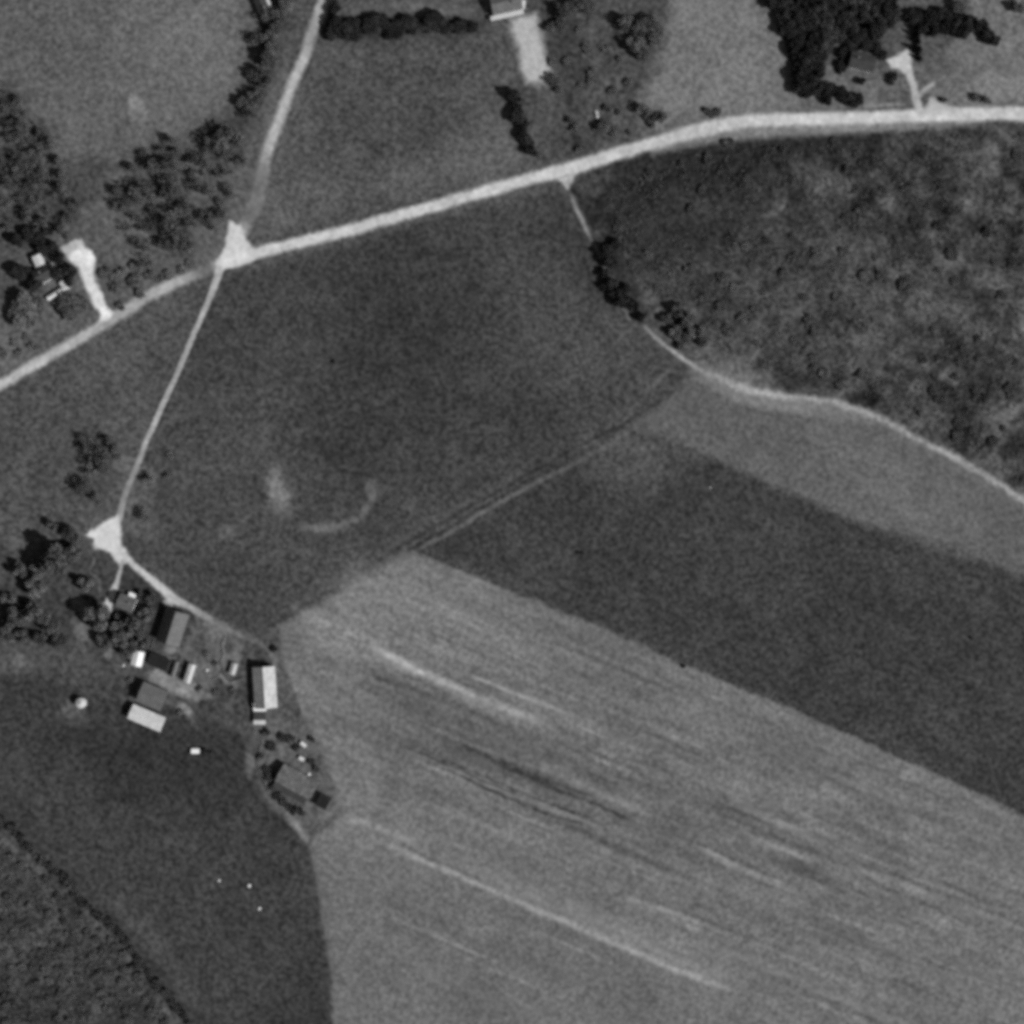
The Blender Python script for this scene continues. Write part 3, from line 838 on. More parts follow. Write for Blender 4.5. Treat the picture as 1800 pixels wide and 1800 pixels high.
# wood north-west of the junction
nw = [(395,240,22),(372,254,18),(418,240,18),(400,268,15),(352,278,15),(292,280,21),(268,294,17),(312,294,17),(245,338,20),(228,354,14),(298,322,20),(306,340,14),(302,388,22),(322,372,17),
      (334,360,13),(314,420,18),(330,434,13),(287,430,14),(345,325,15),(262,400,14)]
nw += scatter([(250,262),(400,222),(445,250),(432,330),(395,400),(335,460),(250,480),(205,420),(200,340)], 30, 9, 14, .8, [(a, b, c * .5) for a, b, c in nw])
plant('tree', nw, 'bare-looking tree in the wood northwest of the crossroads', 'tree', 'northwest wood',
      [(410,225,"its north tip"), (240,330,"its west side"), (310,390,"its middle"), (400,400,'the crossroads'), (220,470,'the white drive')], 'bare', 'leaf', 2.1)
# wood on the west edge
plant('tree', scatter([(-20,120),(20,160),(75,240),(110,290),(140,390),(100,420),(40,400),(-20,420)], 44, 10, 18, .72),
      'bare-looking tree in the wood on the west edge', 'tree', 'west edge wood',
      [(10,170,"its north end"), (90,270,"the hay meadow"), (10,330,"the picture's edge"), (110,390,'the white drive')], 'bare', 'leaf', 2.0)
plant('tree', along([(30,425),(60,400),(82,405)], 17, 12, 15, 4) + along([(58,408),(75,440),(108,436)], 18, 12, 15, 3) + [(36,478,15),(60,498,14),(100,478,13),(122,478,12),(78,478,10),(104,452,12),(122,496,10)],
      'black tree crowding the west house', 'tree', 'trees around the west house',
      [(36,478,'its west lawn'), (60,415,'the wood north of it'), (115,470,'the white drive')], 'round', 'leaf_dark', 1.9)
t = grow('tree', 44, 548, 30, 'round', 'leaf', 1.1); tag(t, 'largest round tree, southwest of the west house', 'tree', 'trees around the west house')
t = grow('tree', 128, 540, 25, 'round', 'leaf', 1.1); tag(t, 'broad round tree between the west house and the foot of its white drive', 'tree', 'trees around the west house')
plant('shrub', scatter([(170,460),(340,460),(330,478),(200,545),(185,520)], 14, 7, 12, .9) + scatter([(0,590),(90,570),(60,615),(0,650)], 5, 6, 9, .9),
      'grey shrub on the verge north of the main road', 'shrub', 'roadside shrubs',
      [(190,540,'the white drive'), (370,465,'the crossroads'), (20,610,"the picture's edge")], 'shrub', 'leaf_grey', 1.0)
# trees beside the farm lane
plant('tree', [(170,800,20),(155,778,14),(196,788,12),(182,826,15),(148,858,16),(172,878,11),(136,846,10),(178,806,17),(162,824,15),(186,776,12),(146,790,12),(206,800,10)], 'dark thin tree west of the farm lane', 'tree', 'lane trees',
      [(205,770,'the lane'), (150,890,'the turning place')], 'bare', 'leaf', 2.0)
plant('tree', [(252,906,12),(262,842,11),(300,800,7),(294,836,7)], 'slim pale tree east of the farm lane', 'tree', 'lane saplings',
      [(245,930,'the turning place'), (300,780,'the central field')], 'bare', 'leaf_pale', 1.8)
# farm trees
farm = [(97,985,26),(128,972,15),(66,1004,14),(34,1002,15),(120,940,13),(93,924,10),(134,948,9)]
farm2 = [(62,1032,18),(60,1078,21),(30,1082,17),(88,1098,15),(150,1028,14),(102,1126,14),(14,1112,16),(38,1118,13),(70,1122,11),(14,1050,12)]
farm3 = [(172,1086,25),(206,1112,19),(234,1104,20),(257,1080,15),(264,1052,11),(184,1126,15),(226,1138,15),(252,1128,12),(248,1046,8),(210,1088,9)]
plant('tree', farm, 'dark tree in the north farm grove', 'tree', 'farm grove north',
      [(30,960,"the picture's edge"), (140,930,'the turning place')], 'round', 'leaf', 2.0)
plant('tree', farm2, 'dark tree in the farm grove west of the garden', 'tree', 'farm grove west',
      [(20,1070,"the picture's edge"), (150,1045,'the garden path'), (120,1130,'the round bin')], 'round', 'leaf', 1.9)
plant('tree', farm3, 'dark tree south of the farmhouse', 'tree', 'garden trees',
      [(165,1040,'the garden path'), (220,1070,'the farmhouse'), (280,1060,'the gabled barn'), (240,1150,'the whitest shed')], 'round', 'leaf', 1.9)
# trees along the field track
plant('tree', [(1064,440,14),(1074,462,14),(1060,480,10),(1072,502,15),(1084,522,15),(1098,528,13),(1112,540,12),(1082,430,10),(1100,505,10),(1128,556,10)],
      'black tree in the clump on the field track', 'tree', 'track trees', [(1060,430,"its north end"), (1110,545,"its south end")], 'round', 'leaf_dark', 1.6)
plant('tree', [(1192,545,13),(1208,562,15),(1224,585,14),(1208,590,11),(1188,585,12),(1172,560,11),(1236,600,10),(1196,605,9)],
      'dark tree in the clump above the track bend', 'tree', 'bend trees', [(1190,545,"its north end"), (1230,610,'the track bend')], 'round', 'leaf', 1.6)
# north garden
plant('tree', along([(902,165),(912,200),(922,235),(936,268)], 14, 10, 14, 3), 'dark tree in the row below the paved drive', 'tree', 'row below the paved drive',
      [(900,160,'the paved drive'), (940,275,'the main road')], 'round', 'leaf_dark', 1.5)
plant('tree', [(990,18,14),(1012,8,15),(985,45,11),(1035,14,11),(968,48,9)], 'dark tree east of the north house', 'tree', 'trees east of the north house', [(960,20,'the north house')], 'open', 'leaf', 1.8)
plant('tree', [(1100,40,15),(1125,50,16),(1145,40,15),(1118,78,17),(1130,95,14),(1150,70,13),(1160,52,12)], 'leafy tree in the meadow clump', 'tree', 'meadow clump',
      [(1100,30,"its north end"), (1125,105,"its south end")], 'open', 'leaf', 1.8)
plant('tree', [(1134,196,14),(1158,206,13),(1146,218,9),(1005,212,9),(1010,226,7),(974,140,12),(982,156,9),(1062,222,11),(1078,232,9),(1018,262,7),(946,272,6)], 'small dark tree in the rough north garden', 'tree', 'small trees north of the road',
      [(970,140,'the paved drive'), (1010,240,'the field track junction'), (1145,210,'the road bend')], 'open', 'leaf', 1.7)
plant('shrub', scatter([(975,60),(1090,20),(1110,120),(1120,230),(1010,270),(960,200)], 17, 4, 9, .9) + [(1245,196,8),(1262,197,8),(1252,203,6)], 'grey shrub in the rough north garden', 'shrub', 'north garden shrubs',
      [(980,80,'the paved drive'), (1050,50,'the north house trees'), (1050,190,'the parked car'), (1100,130,'the meadow clump'), (1250,200,'the road bend')], 'shrub', 'leaf', 1.2)
# north-east homestead
ne = scatter([(1350,-25),(1560,-25),(1580,20),(1540,62),(1460,70),(1440,110),(1425,150),(1408,140),(1395,95)], 74, 12, 18, .5)
ne_pale = [q for q in ne if q[0] > 1435 and random.random() < .55]
ne = [q for q in ne if q not in ne_pale]
plant('tree', ne_pale, 'grey-topped tree in the dense northeast wood', 'tree', 'grey trees of the northeast wood',
      [(1450,90,'its south tip'), (1470,20,'its middle'), (1490,60,'the northeast house'), (1560,40,"the curved belt"), (1500,-10,"the picture's top")], 'round', 'leaf_mid', 1.4)
plant('tree', ne, 'black tree in the dense northeast wood', 'tree', 'northeast wood',
      [(1370,5,"its west corner"), (1400,80,'the pale meadow'), (1420,140,"its south tip"), (1440,30,"its middle"), (1490,60,'the northeast house'), (1560,40,"the curved belt"), (1500,-10,"the picture's top")], 'round', 'leaf_dark', 1.5)
plant('tree', along([(1605,32),(1660,28),(1705,38),(1735,60),(1752,78)], 15, 11, 15, 4) + along([(1625,48),(1670,52),(1700,58)], 18, 10, 13, 4), 'dark tree in the curved northeast belt', 'tree', 'curved belt',
      [(1600,32,'the northeast wood'), (1680,40,"its middle"), (1752,80,"its east tip")], 'round', 'leaf_dark', 1.6)
plant('conifer', along([(1614,50),(1616,80),(1622,112)], 13, 7, 10, 2), 'slim black conifer beside the northeast drive', 'conifer', 'line beside the northeast drive', [(1615,45,'the curved belt')], 'conifer', 'leaf_dark', 2.6)
plant('tree', along([(1405,148),(1440,158),(1480,166),(1506,172)], 15, 12, 15, 4) + [(1418,160,12),(1455,172,11),(1500,180,9)], 'black tree in the northeast roadside clump', 'tree', 'roadside clump',
      [(1405,150,'the northeast wood'), (1510,175,'the pale lawn')], 'round', 'leaf_dark', 1.5)
plant('tree', [(1482,112,10),(1486,92,11),(1500,80,12),(1520,76,13),(1540,82,12),(1551,96,9),(1480,124,7),(1516,144,8),(1570,134,9),(1566,144,6)], 'dark tree ringing the northeast house', 'tree', 'trees around the northeast house',
      [(1480,115,'the roadside clump'), (1520,76,'the northeast wood'), (1570,140,'the pale drive pad')], 'round', 'leaf_dark', 1.4)
plant('tree', [(1790,10,13),(1715,170,8),(1735,176,8),(1660,176,6),(1685,12,13)], 'small tree in the northeast meadow', 'tree', 'northeast meadow trees', [(1690,0,'the curved belt'), (1700,185,'the main road'), (1800,0,"the picture's corner")], 'open', 'leaf', 1.6)

# scrubland: big bushes are things, the low brush is one mass
SCRUB = [(1060,335),(1240,262),(1400,252),(1640,236),(1800,230),(1800,860),(1690,780),(1600,735),(1530,700),(1450,675),(1370,660),(1260,625),(1210,560),(1120,500),(1075,420)]
bush = []
for (x, y, r) in scatter(SCRUB, 420, 5, 11, .95):
    dens = 0.42 + 0.7 * float(fbm(np.array([x]), np.array([y]), 75, 400, 3)[0])
    if y < 420 and x < 1480: dens -= 0.25
    if random.random() > dens and len(bush) < 95: bush.append((x, y, r))
bush += [(1520,486,10),(1548,484,9),(1594,502,13),(1586,496,9),(1282,252,11),(1420,560,10),(1690,745,11),(1650,700,9)]
zones = [(1200,370,'dark shrub in the dense scrub south of the road bend', 'shrubs south of the road bend'),
         (1560,340,'dark shrub in the scrub below the straight of the main road', 'shrubs below the main road'),
         (1300,570,'dark shrub in the pale scrub above the field track', 'shrubs above the field track'),
         (1640,620,"dark shrub in the scrub by the frame's right edge", 'shrubs by the right edge')]
for x, y, r in bush:
    o = grow('shrub', x, y, r, 'shrub', 'leaf_mid' if y < 430 or x > 1560 else 'leaf_scrub', 0.85)
    z = min(zones, key=lambda q: (q[0] - x) ** 2 + (q[1] - y) ** 2)
    tag(o, z[2], 'shrub', z[3])

def brush(name, poly, n, size, seed, label):
    r = np.random.default_rng(seed)
    xs = [p[0] for p in poly]; ys = [p[1] for p in poly]
    x = r.uniform(min(xs), max(xs), n * 3); y = r.uniform(min(ys), max(ys), n * 3)
    keep = poly_sd(poly, x, y) < -2
    d = 0.55 + 0.9 * fbm(x, y, 15, seed, 3) + 0.5 * fbm(x, y, 75, 400, 3)
    keep &= r.random(n * 3) > d
    x, y = x[keep][:n], y[keep][:n]
    jj = np.clip(((x - G0) / STEP).astype(int), 0, NX - 1); ii = np.clip(((y - G0) / STEP).astype(int), 0, NX - 1)
    P = np.stack([X(x), Y(y), H[ii, jj] + r.uniform(0.2, 1.3, len(x))], 1)
    V, F = clumps(P, size, r, 0.5)
    me = np_mesh(name, V, F, dict(clump=np.repeat(r.uniform(.6, 1.5, len(P)), 4)))
    me.materials.append(M['leaf_scrub'])
    o = link(bpy.data.objects.new(name, me))
    tag(o, label, 'brush', None, 'stuff')
brush('brush', SCRUB, 9000, 0.6, 700, 'low tangled brush over the dark scrubland')

# south-west corner: hedge line and orchard bushes
hedge = along([(2,1442),(60,1500),(110,1545),(150,1590),(210,1640),(250,1700),(300,1760),(328,1798)], 10.5, 5, 9, 3) + [(120,1552,10),(128,1560,9),(245,1690,9),(235,1700,8),(262,1712,8)]
plant('shrub', hedge, 'dark shrub in the southwest hedge', 'shrub', 'southwest hedge',
      [(5,1440,"the picture's edge"), (60,1505,"its first bend"), (120,1555,'its thick knot'), (180,1620,"its second bend"), (240,1690,"its dark lower bend"), (325,1800,"the picture's bottom")],
      'shrub', 'leaf_mid', 1.3)
ORCH = [(0,1475),(100,1560),(200,1655),(290,1770),(305,1799),(0,1799)]
for x, y, r in scatter(ORCH, 90, 5, 9, 1.0):
    o = grow('shrub', x, y, r, 'shrub', 'leaf_scrub', 1.0)
    tag(o, *(('rounded bush in the corner scrub, upper part by the left edge', 'shrub', 'upper corner bushes') if y < 1640 else ('rounded bush in the corner scrub, lower part by the bottom edge', 'shrub', 'lower corner bushes')))
brush('corner_brush', ORCH, 6000, 0.55, 720, 'low mottled brush in the southwest corner')

# ------------------------------------------------------------------ buildings
def place(px, py, h=5.0):
    k = 1 - h / CAM_H
    x, y = X(px) * k, Y(py) * k
    return x, y, ground_z(x, y)

def rot_of(dx, dy):
    """world angle of a map direction (dx east, dy south)"""
    return math.atan2(-dy, dx)

def gable_body(root, L, W, eave, rise, wall, roof, over=0.5, base=-0.8, off=(0, 0), rname='roof'):
    """ridge along local x"""
    ox, oy = off
    hw = W / 2
    prof = [(-hw, base), (hw, base), (hw, eave), (0, eave + rise), (-hw, eave)]
    b = MB()
    n = 5
    vs = [(ox - L / 2, oy + p, z) for p, z in prof] + [(ox + L / 2, oy + p, z) for p, z in prof]
    fs = [tuple(range(n - 1, -1, -1)), tuple(range(n, 2 * n))] + [(i, (i + 1) % n, n + (i + 1) % n, n + i) for i in range(n) if i not in (2, 3)]
    b.add(vs, fs).build('wall', wall, root)
    s = rise / hw; t = 0.16; e = hw + over; x0, x1 = ox - L / 2 - over, ox + L / 2 + over
    z0 = eave + 0.02
    b = MB()
    for sg in (-1, 1):
        P = [(oy, z0 + rise), (oy + sg * e, z0 - s * over), (oy + sg * e, z0 - s * over + t), (oy, z0 + rise + t)]
        vs = [(x0, y, z) for y, z in P] + [(x1, y, z) for y, z in P]
        fs = [(0, 1, 2, 3), (7, 6, 5, 4)] + [(i, (i + 1) % 4 + 0, 4 + (i + 1) % 4, 4 + i) for i in range(3)]
        b.add(vs, fs)
    b.box((ox, oy, z0 + rise + t + 0.03), (x1 - x0 + .06, 0.35, 0.08))
    return b.build(rname, roof, root)

def opening(root, kind, side, at, wdt, hgt, z, L, W, mat, off=(0, 0), frame=None):
    """a door or window set 5 cm proud of a wall"""
    ox, oy = off
    if side in '+y-y' and side[1] == 'y':
        c = (ox + at, oy + (W / 2 if side[0] == '+' else -W / 2), z + hgt / 2); d = (wdt, .14, hgt); dx = 1
    else:
        c = (ox + (L / 2 if side[0] == '+' else -L / 2), oy + at, z + hgt / 2); d = (.14, wdt, hgt); dx = 0
    if kind == 'window':
        f = MB()
        def bar(u, v, a, b2):
            cc = (c[0] + (u if dx else 0), c[1] + (0 if dx else u), c[2] + v)
            f.box(cc, (a, .16, b2) if dx else (.16, a, b2))
        bar(0, hgt / 2, wdt + .2, .1); bar(0, -hgt / 2, wdt + .3, .12)
        bar(-wdt / 2, 0, .1, hgt - .12); bar(wdt / 2, 0, .1, hgt - .12); bar(0, 0, wdt - .12, .06)
        fo = f.build('window', frame or M['white'], root)
        MB().box(c, (wdt - .1, .10, hgt - .1) if dx else (.10, wdt - .1, hgt - .1)).build('pane', M['glass'], fo)
    else:
        do = MB().box(c, d).build('door', mat, root)
        q = list(c); q[0 if dx else 1] += wdt * .35
        q[1 if dx else 0] += .1 if side[0] == '+' else -.1
        MB().box(q, (.12, .1, .3)).build('handle', M['steel'], do)

def chimney(root, x, y, z0, z1, parent=None):
    b = MB().box((x, y, (z0 + z1) / 2), (.8, .6, z1 - z0)).box((x, y, z1 + .06), (.95, .75, .12))
    return b.build('chimney', M['brick'], parent or root)

# long barn beside the pale field
x, y, z = place(465, 1209, 6)
o = empty('long_barn', (x, y, z), rot_of(4.5, 70))
tag(o, 'long gabled barn with a sheet-metal roof bright on its east slope, beside the pale field', 'barn', None)
gable_body(o, 23.2, 12.2, 4.6, 4.6, M['barnwood'], M['galv_barn'])
opening(o, 'door', '-x', 0, 3.6, 3.6, 0, 23.2, 12.2, M['wood'])
opening(o, 'door', '-y', 2, 3.0, 3.2, 0, 23.2, 12.2, M['wood'])
for at in (-9, -6, -3, 6, 9):
    opening(o, 'window', '+y', at, .9, .9, 1.6, 23.2, 12.2, None)
x, y, z = place(456.5, 1243, 3)
o = empty('milk_house', (x, y, z), rot_of(1, 0))
tag(o, 'small annex with a brilliant white roof across the south end of the long barn', 'shed')
b = MB(); Lw, Dw = 6.8, 4.2
b.add([(-Lw/2,-Dw/2,-.8),(Lw/2,-Dw/2,-.8),(Lw/2,Dw/2,-.8),(-Lw/2,Dw/2,-.8),(-Lw/2,-Dw/2,2.6),(Lw/2,-Dw/2,2.6),(Lw/2,Dw/2,3.9),(-Lw/2,Dw/2,3.9)],
      [(0,1,5,4),(1,2,6,5),(2,3,7,6),(3,0,4,7)]); b.build('wall', M['white'], o)
b = MB().add([(-Lw/2-.2,-Dw/2-.3,2.55),(Lw/2+.2,-Dw/2-.3,2.55),(Lw/2+.2,Dw/2+.1,3.95),(-Lw/2-.2,Dw/2+.1,3.95),(-Lw/2-.2,-Dw/2-.3,2.72),(Lw/2+.2,-Dw/2-.3,2.72),(Lw/2+.2,Dw/2+.1,4.12),(-Lw/2-.2,Dw/2+.1,4.12)],
      [(0,3,2,1),(4,5,6,7),(0,1,5,4),(1,2,6,5),(2,3,7,6),(3,0,4,7)]); b.build('roof', M['galv_bright'], o)
opening(o, 'door', '-y', -1.2, 1.1, 2.0, 0, Lw, Dw, M['wood'])
opening(o, 'window', '-y', 1.4, 1.0, .9, 1.1, Lw, Dw, None)
x, y, z = place(456.5, 1262, 2)
o = empty('lean_shed', (x, y, z), rot_of(1, 0))
tag(o, 'low shed with a dark roof and one pale south edge, south of the long barn', 'shed')
MB().box((0, 0, .9), (6.6, 6.2, 3.2)).build('wall', M['barnwood'], o)
MB().box((0, 1.1, 2.6), (7.0, 4.9, .16)).build('roof', M['shingle_dark'], o)
MB().box((0, -2.55, 2.64), (7.0, 2.4, .16)).build('porch_roof', M['galv'], o)
for sx in (-3, 3): MB().box((sx, -3.55, .9), (.18, .18, 3.3)).build('post', M['wood'], o)
opening(o, 'door', '-y', 0, 1.2, 2.0, 0, 6.6, 6.2, M['wood'])

# machine shed with bright roof; grey-roofed wing stands in for its shaded north slope
x, y, z = place(257.5, 1262.5, 5)
o = empty('machine_shed', (x, y, z), rot_of(58, 24.5))
tag(o, 'machine shed with a broad pale metal roof at the south side of the farmyard', 'shed')
gable_body(o, 19.8, 8.2, 4.2, 0.9, M['barnwood'], M['galv'], .45)
for at in (-6.5, -2.2, 2.2, 6.5): opening(o, 'door', '-y', at, 3.4, 3.2, 0, 19.8, 8.2, M['wood'])
opening(o, 'window', '+x', 0, 1.0, 1.0, 1.6, 19.8, 8.2, None)
x, y, z = place(267, 1224, 5)
o = empty('shaded_slope_wing', (x, y, z), rot_of(58, 24.5))
tag(o, 'wing with a mottled grey roof added for the shaded north slope of the pale machine shed', 'barn')
gable_body(o, 14.5, 11.5, 5.2, 1.4, M['barnwood'], M['shingle_mid'], .4)
opening(o, 'door', '+y', 1, 3.4, 3.6, 0, 14.5, 11.5, M['wood'])
opening(o, 'window', '-x', 1.5, 1.0, 1.0, 2.0, 14.5, 11.5, None)

# gabled barn in the middle of the yard
x, y, z = place(303, 1103, 5)
o = empty('gabled_barn', (x, y, z), rot_of(-19, 60))
tag(o, 'big gabled barn with a black west slope and grey east slope, below the farm track', 'barn')
gable_body(o, 19.0, 13.2, 4.8, 5.4, M['barnwood'], M['shingle_mid'], .5)
opening(o, 'door', '+x', 0, 3.4, 3.6, 0, 19.0, 13.2, M['wood'])
opening(o, 'door', '-x', 0, 3.0, 3.2, 0, 19.0, 13.2, M['wood'])
for at in (-6, -2, 2, 6): opening(o, 'window', '+y', at, .9, .9, 1.7, 19.0, 13.2, None)

# bright white shed with side wing
x, y, z = place(241.5, 1158, 4)
o = empty('white_shed', (x, y, z), rot_of(-6, 24))
tag(o, 'small shed with the whitest roof in the yard, between the garden and the machine shed', 'shed')
gable_body(o, 8.2, 5.8, 3.2, 1.2, M['white'], M['galv_bright'], .3)
opening(o, 'door', '+x', 0, 1.2, 2.1, 0, 8.2, 5.8, M['wood'])
opening(o, 'window', '+y', 1, 1.0, 1.0, 1.2, 8.2, 5.8, None)
MB().box((-.5, -4.0, .9), (3.4, 2.2, 3.4)).build('wing_wall', M['cream'], o)
MB().box((-.5, -4.15, 2.68), (3.8, 2.5, .14)).build('wing_roof', M['shingle_pale'], o)
# black-roofed shed
x, y, z = place(279, 1164, 4)
o = empty('black_roofed_shed', (x, y, z), rot_of(38, 16))
tag(o, 'shed with a black tar-paper roof, just east of the bright white shed', 'shed')
gable_body(o, 11.8, 7.0, 3.2, 1.0, M['barnwood'], M['tar'], .3)
opening(o, 'door', '+y', 0, 2.4, 2.4, 0, 11.8, 7.0, M['wood'])
opening(o, 'window', '-y', 2.5, .9, .9, 1.2, 11.8, 7.0, None)
# narrow pale-roofed shed
x, y, z = place(333.5, 1184, 3.5)
o = empty('narrow_shed', (x, y, z), rot_of(-11, 34))
tag(o, 'narrow shed with a long pale roof in the middle of the farmyard', 'shed')
gable_body(o, 10.8, 3.6, 3.4, 0.7, M['barnwood'], M['galv'], .25)
opening(o, 'door', '+y', 0, 1.4, 2.1, 0, 10.8, 3.6, M['wood'])
opening(o, 'window', '+y', 3, .9, .8, 1.3, 10.8, 3.6, None)
x, y, z = place(307, 1177, 3)
o = empty('grey_lean_to', (x, y, z), rot_of(-10, 30))
tag(o, 'very narrow grey shed between the black-roofed shed and the narrow pale shed', 'shed')
gable_body(o, 9.4, 1.9, 2.4, 0.4, M['wood'], M['shingle_pale'], .15)
opening(o, 'door', '-y', 0, 1.0, 1.9, 0, 9.4, 1.9, M['wood'])
# small shed near the barn
x, y, z = place(410, 1176, 3)
o = empty('small_shed', (x, y, z), rot_of(-6, 20))
tag(o, 'small upright shed with a light grey roof, west of the long barn', 'shed')
gable_body(o, 6.6, 3.2, 2.4, 0.7, M['barnwood'], M['galv_barn'], .2)
opening(o, 'door', '+x', 0, 1.1, 1.9, 0, 6.6, 3.2, M['wood'])
opening(o, 'window', '+y', 0, .8, .8, 1.1, 6.6, 3.2, None)

# farmhouse
x, y, z = place(222, 1060, 5)
o = empty('farmhouse', (x, y, z), rot_of(24, 10))
tag(o, 'farmhouse with a dark grey roof and small white porch, ending the garden drive', 'house')
rf = gable_body(o, 9.6, 7.6, 4.6, 3.0, M['white'], M['shingle_mid'], .4)
chimney(o, 2.2, .9, 6.2, 9.0, rf)
opening(o, 'door', '+y', 0, 1.1, 2.1, .2, 9.6, 7.6, M['wood'])
for sd_ in ('+y', '-y'):
    for at in (-3, 3): opening(o, 'window', sd_, at, 1.0, 1.4, 1.2, 9.6, 7.6, None)
for sd_ in ('+x', '-x'): opening(o, 'window', sd_, 0, 1.0, 1.4, 1.2, 9.6, 7.6, None)
MB().box((1.2, 5.3, 2.75), (4.4, 2.6, .16)).build('porch_roof', M['galv_bright'], o)
for sx in (-.8, 3.2): MB().box((sx, 6.4, .95), (.16, .16, 3.5)).build('post', M['white'], o)
x, y, z = place(206.5, 1082, 2)
o = empty('well_house', (x, y, z), rot_of(1, .4))
tag(o, 'tiny white-roofed well house southwest of the farmhouse', 'shed')
gable_body(o, 2.2, 1.8, 1.8, .5, M['white'], M['galv_bright'], .2)
opening(o, 'door', '+x', 0, .8, 1.5, 0, 2.2, 1.8, M['wood'])

# round bin
x, y, z = place(142, 1236, 4)
o = empty('round_bin', (x, y, z), 0)
tag(o, 'round metal storage bin with a cone roof, alone southwest of the farmyard', 'bin')
b = MB()
for i in range(7):
    b.tube((0, 0, -.6 + i * .72), (0, 0, -.6 + (i + 1) * .72 - .02), 2.75 + .03 * (i % 2), n=28)
b.build('wall', M['galv'], o)
b = MB(); b.tube((0, 0, 4.4), (0, 0, 5.7), 3.0, .45, 28); b.tube((0, 0, 5.7), (0, 0, 6.0), .5, .4, 16); b.build('roof', M['cream'], o)
MB().box((0, -2.75, 1.0), (1.0, .2, 2.0)).build('door', M['steel'], o)
b = MB()
for sx in (-.22, .22): b.box((2.95, sx, 2.1), (.05, .05, 4.6))
for i in range(14): b.box((2.95, 0, .2 + i * .32), (.05, .4, .05))
b.build('ladder', M['steel'], o)

# old low barn on the field edge
x, y, z = place(522, 1374, 4)
o = empty('old_barn', (x, y, z), rot_of(66, 36))
tag(o, 'old broad barn with a mottled grey roof and a dark lean-to added for its shaded southwest slope', 'barn')
gable_body(o, 22.5, 11.0, 4.6, 1.8, M['barnwood'], M['thatch'], .4)
opening(o, 'door', '-x', 0, 3.2, 3.2, 0, 22.5, 11.0, M['wood'])
opening(o, 'door', '+y', -4, 3.2, 3.2, 0, 22.5, 11.0, M['wood'])
MB().box((-.6, -7.6, 1.2), (20.5, 4.2, 4.0)).build('added_lean_to_wall', M['barnwood'], o)  # dark lean-to added in place of the shaded southwest slope
b = MB(); x0, x1 = -11.2, 10.0
b.add([(x0,-10.1,3.0),(x1,-10.1,3.0),(x1,-5.6,4.2),(x0,-5.6,4.2),(x0,-10.1,3.16),(x1,-10.1,3.16),(x1,-5.6,4.36),(x0,-5.6,4.36)],
      [(0,3,2,1),(4,5,6,7),(0,1,5,4),(1,2,6,5),(2,3,7,6),(3,0,4,7)]); b.build('shaded_slope_roof', M['shingle_dark'], o)
for at in (-7, -2, 4): opening(o, 'window', '-y', at, 1.0, .9, 1.2, 20.5, 4.2, None, off=(-.6, -7.6))
x, y, z = place(568, 1409, 3)
o = empty('dark_shed', (x, y, z), rot_of(24, 13))
tag(o, 'square shed with a black roof at the southeast corner of the old broad barn', 'shed')
gable_body(o, 6.6, 7.6, 3.0, .5, M['barnwood'], M['tar'], .2)
opening(o, 'door', '-y', 0, 2.0, 2.2, 0, 6.6, 7.6, M['wood'])
opening(o, 'window', '+x', 0, .9, .9, 1.2, 6.6, 7.6, None)

# west house
x, y, z = place(78, 480, 5)
o = empty('west_house', (x, y, z), rot_of(30, -17))
tag(o, 'house with a black roof half hidden by trees, west of the white drive', 'house')
rf = gable_body(o, 12.0, 8.4, 4.4, 2.6, M['white'], M['shingle_dark'], .4)
chimney(o, -2.0, 1.2, 6, 8.6, rf)
for at in (-4, -1.2, 4): opening(o, 'window', '-y', at, 1.0, 1.4, 1.1, 12.0, 8.4, None)
opening(o, 'door', '-y', 1.6, 1.1, 2.1, .1, 12.0, 8.4, M['wood'])
for at in (-3, 3): opening(o, 'window', '+y', at, 1.0, 1.4, 1.1, 12.0, 8.4, None)
MB().box((5.2, -5.3, 2.8), (3.4, 2.0, .16)).build('porch_roof', M['galv_bright'], o)
for sx in (4.0, 6.4): MB().box((sx, -6.1, .95), (.16, .16, 3.6)).build('post', M['white'], o)
x, y, z = place(68, 458, 3.5)
o = empty('white_outbuilding', (x, y, z), rot_of(10, 24))
tag(o, 'small square outbuilding with a white roof, northwest of the west house', 'shed')
gable_body(o, 6.0, 5.2, 4.6, .6, M['white'], M['galv'], .2)
opening(o, 'door', '+x', 0, 1.0, 2.0, 0, 6.0, 5.2, M['wood'])
opening(o, 'window', '-y', 0, 1.0, 1.0, 1.2, 6.0, 5.2, None)
x, y, z = place(102, 513, 3)
o = empty('porch_wing', (x, y, z), rot_of(42, -26))
tag(o, 'long narrow shed with a pale roof, southeast of the west house', 'shed')
gable_body(o, 15.0, 2.0, 2.6, .4, M['white'], M['galv'], .2)
opening(o, 'door', '-y', -2, 1.0, 2.0, 0, 15.0, 2.0, M['wood'])
opening(o, 'window', '-y', 3, 1.0, 1.0, 1.2, 15.0, 2.0, None)
x, y, z = place(112, 501, 3)
o = empty('pale_shed', (x, y, z), rot_of(9, 12))
tag(o, 'short pale-roofed shed at the east end of the long narrow shed', 'shed')
gable_body(o, 5.0, 3.0, 2.6, .4, M['white'], M['galv'], .2)
opening(o, 'door', '+y', 0, .9, 2.0, 0, 5.0, 3.0, M['wood'])

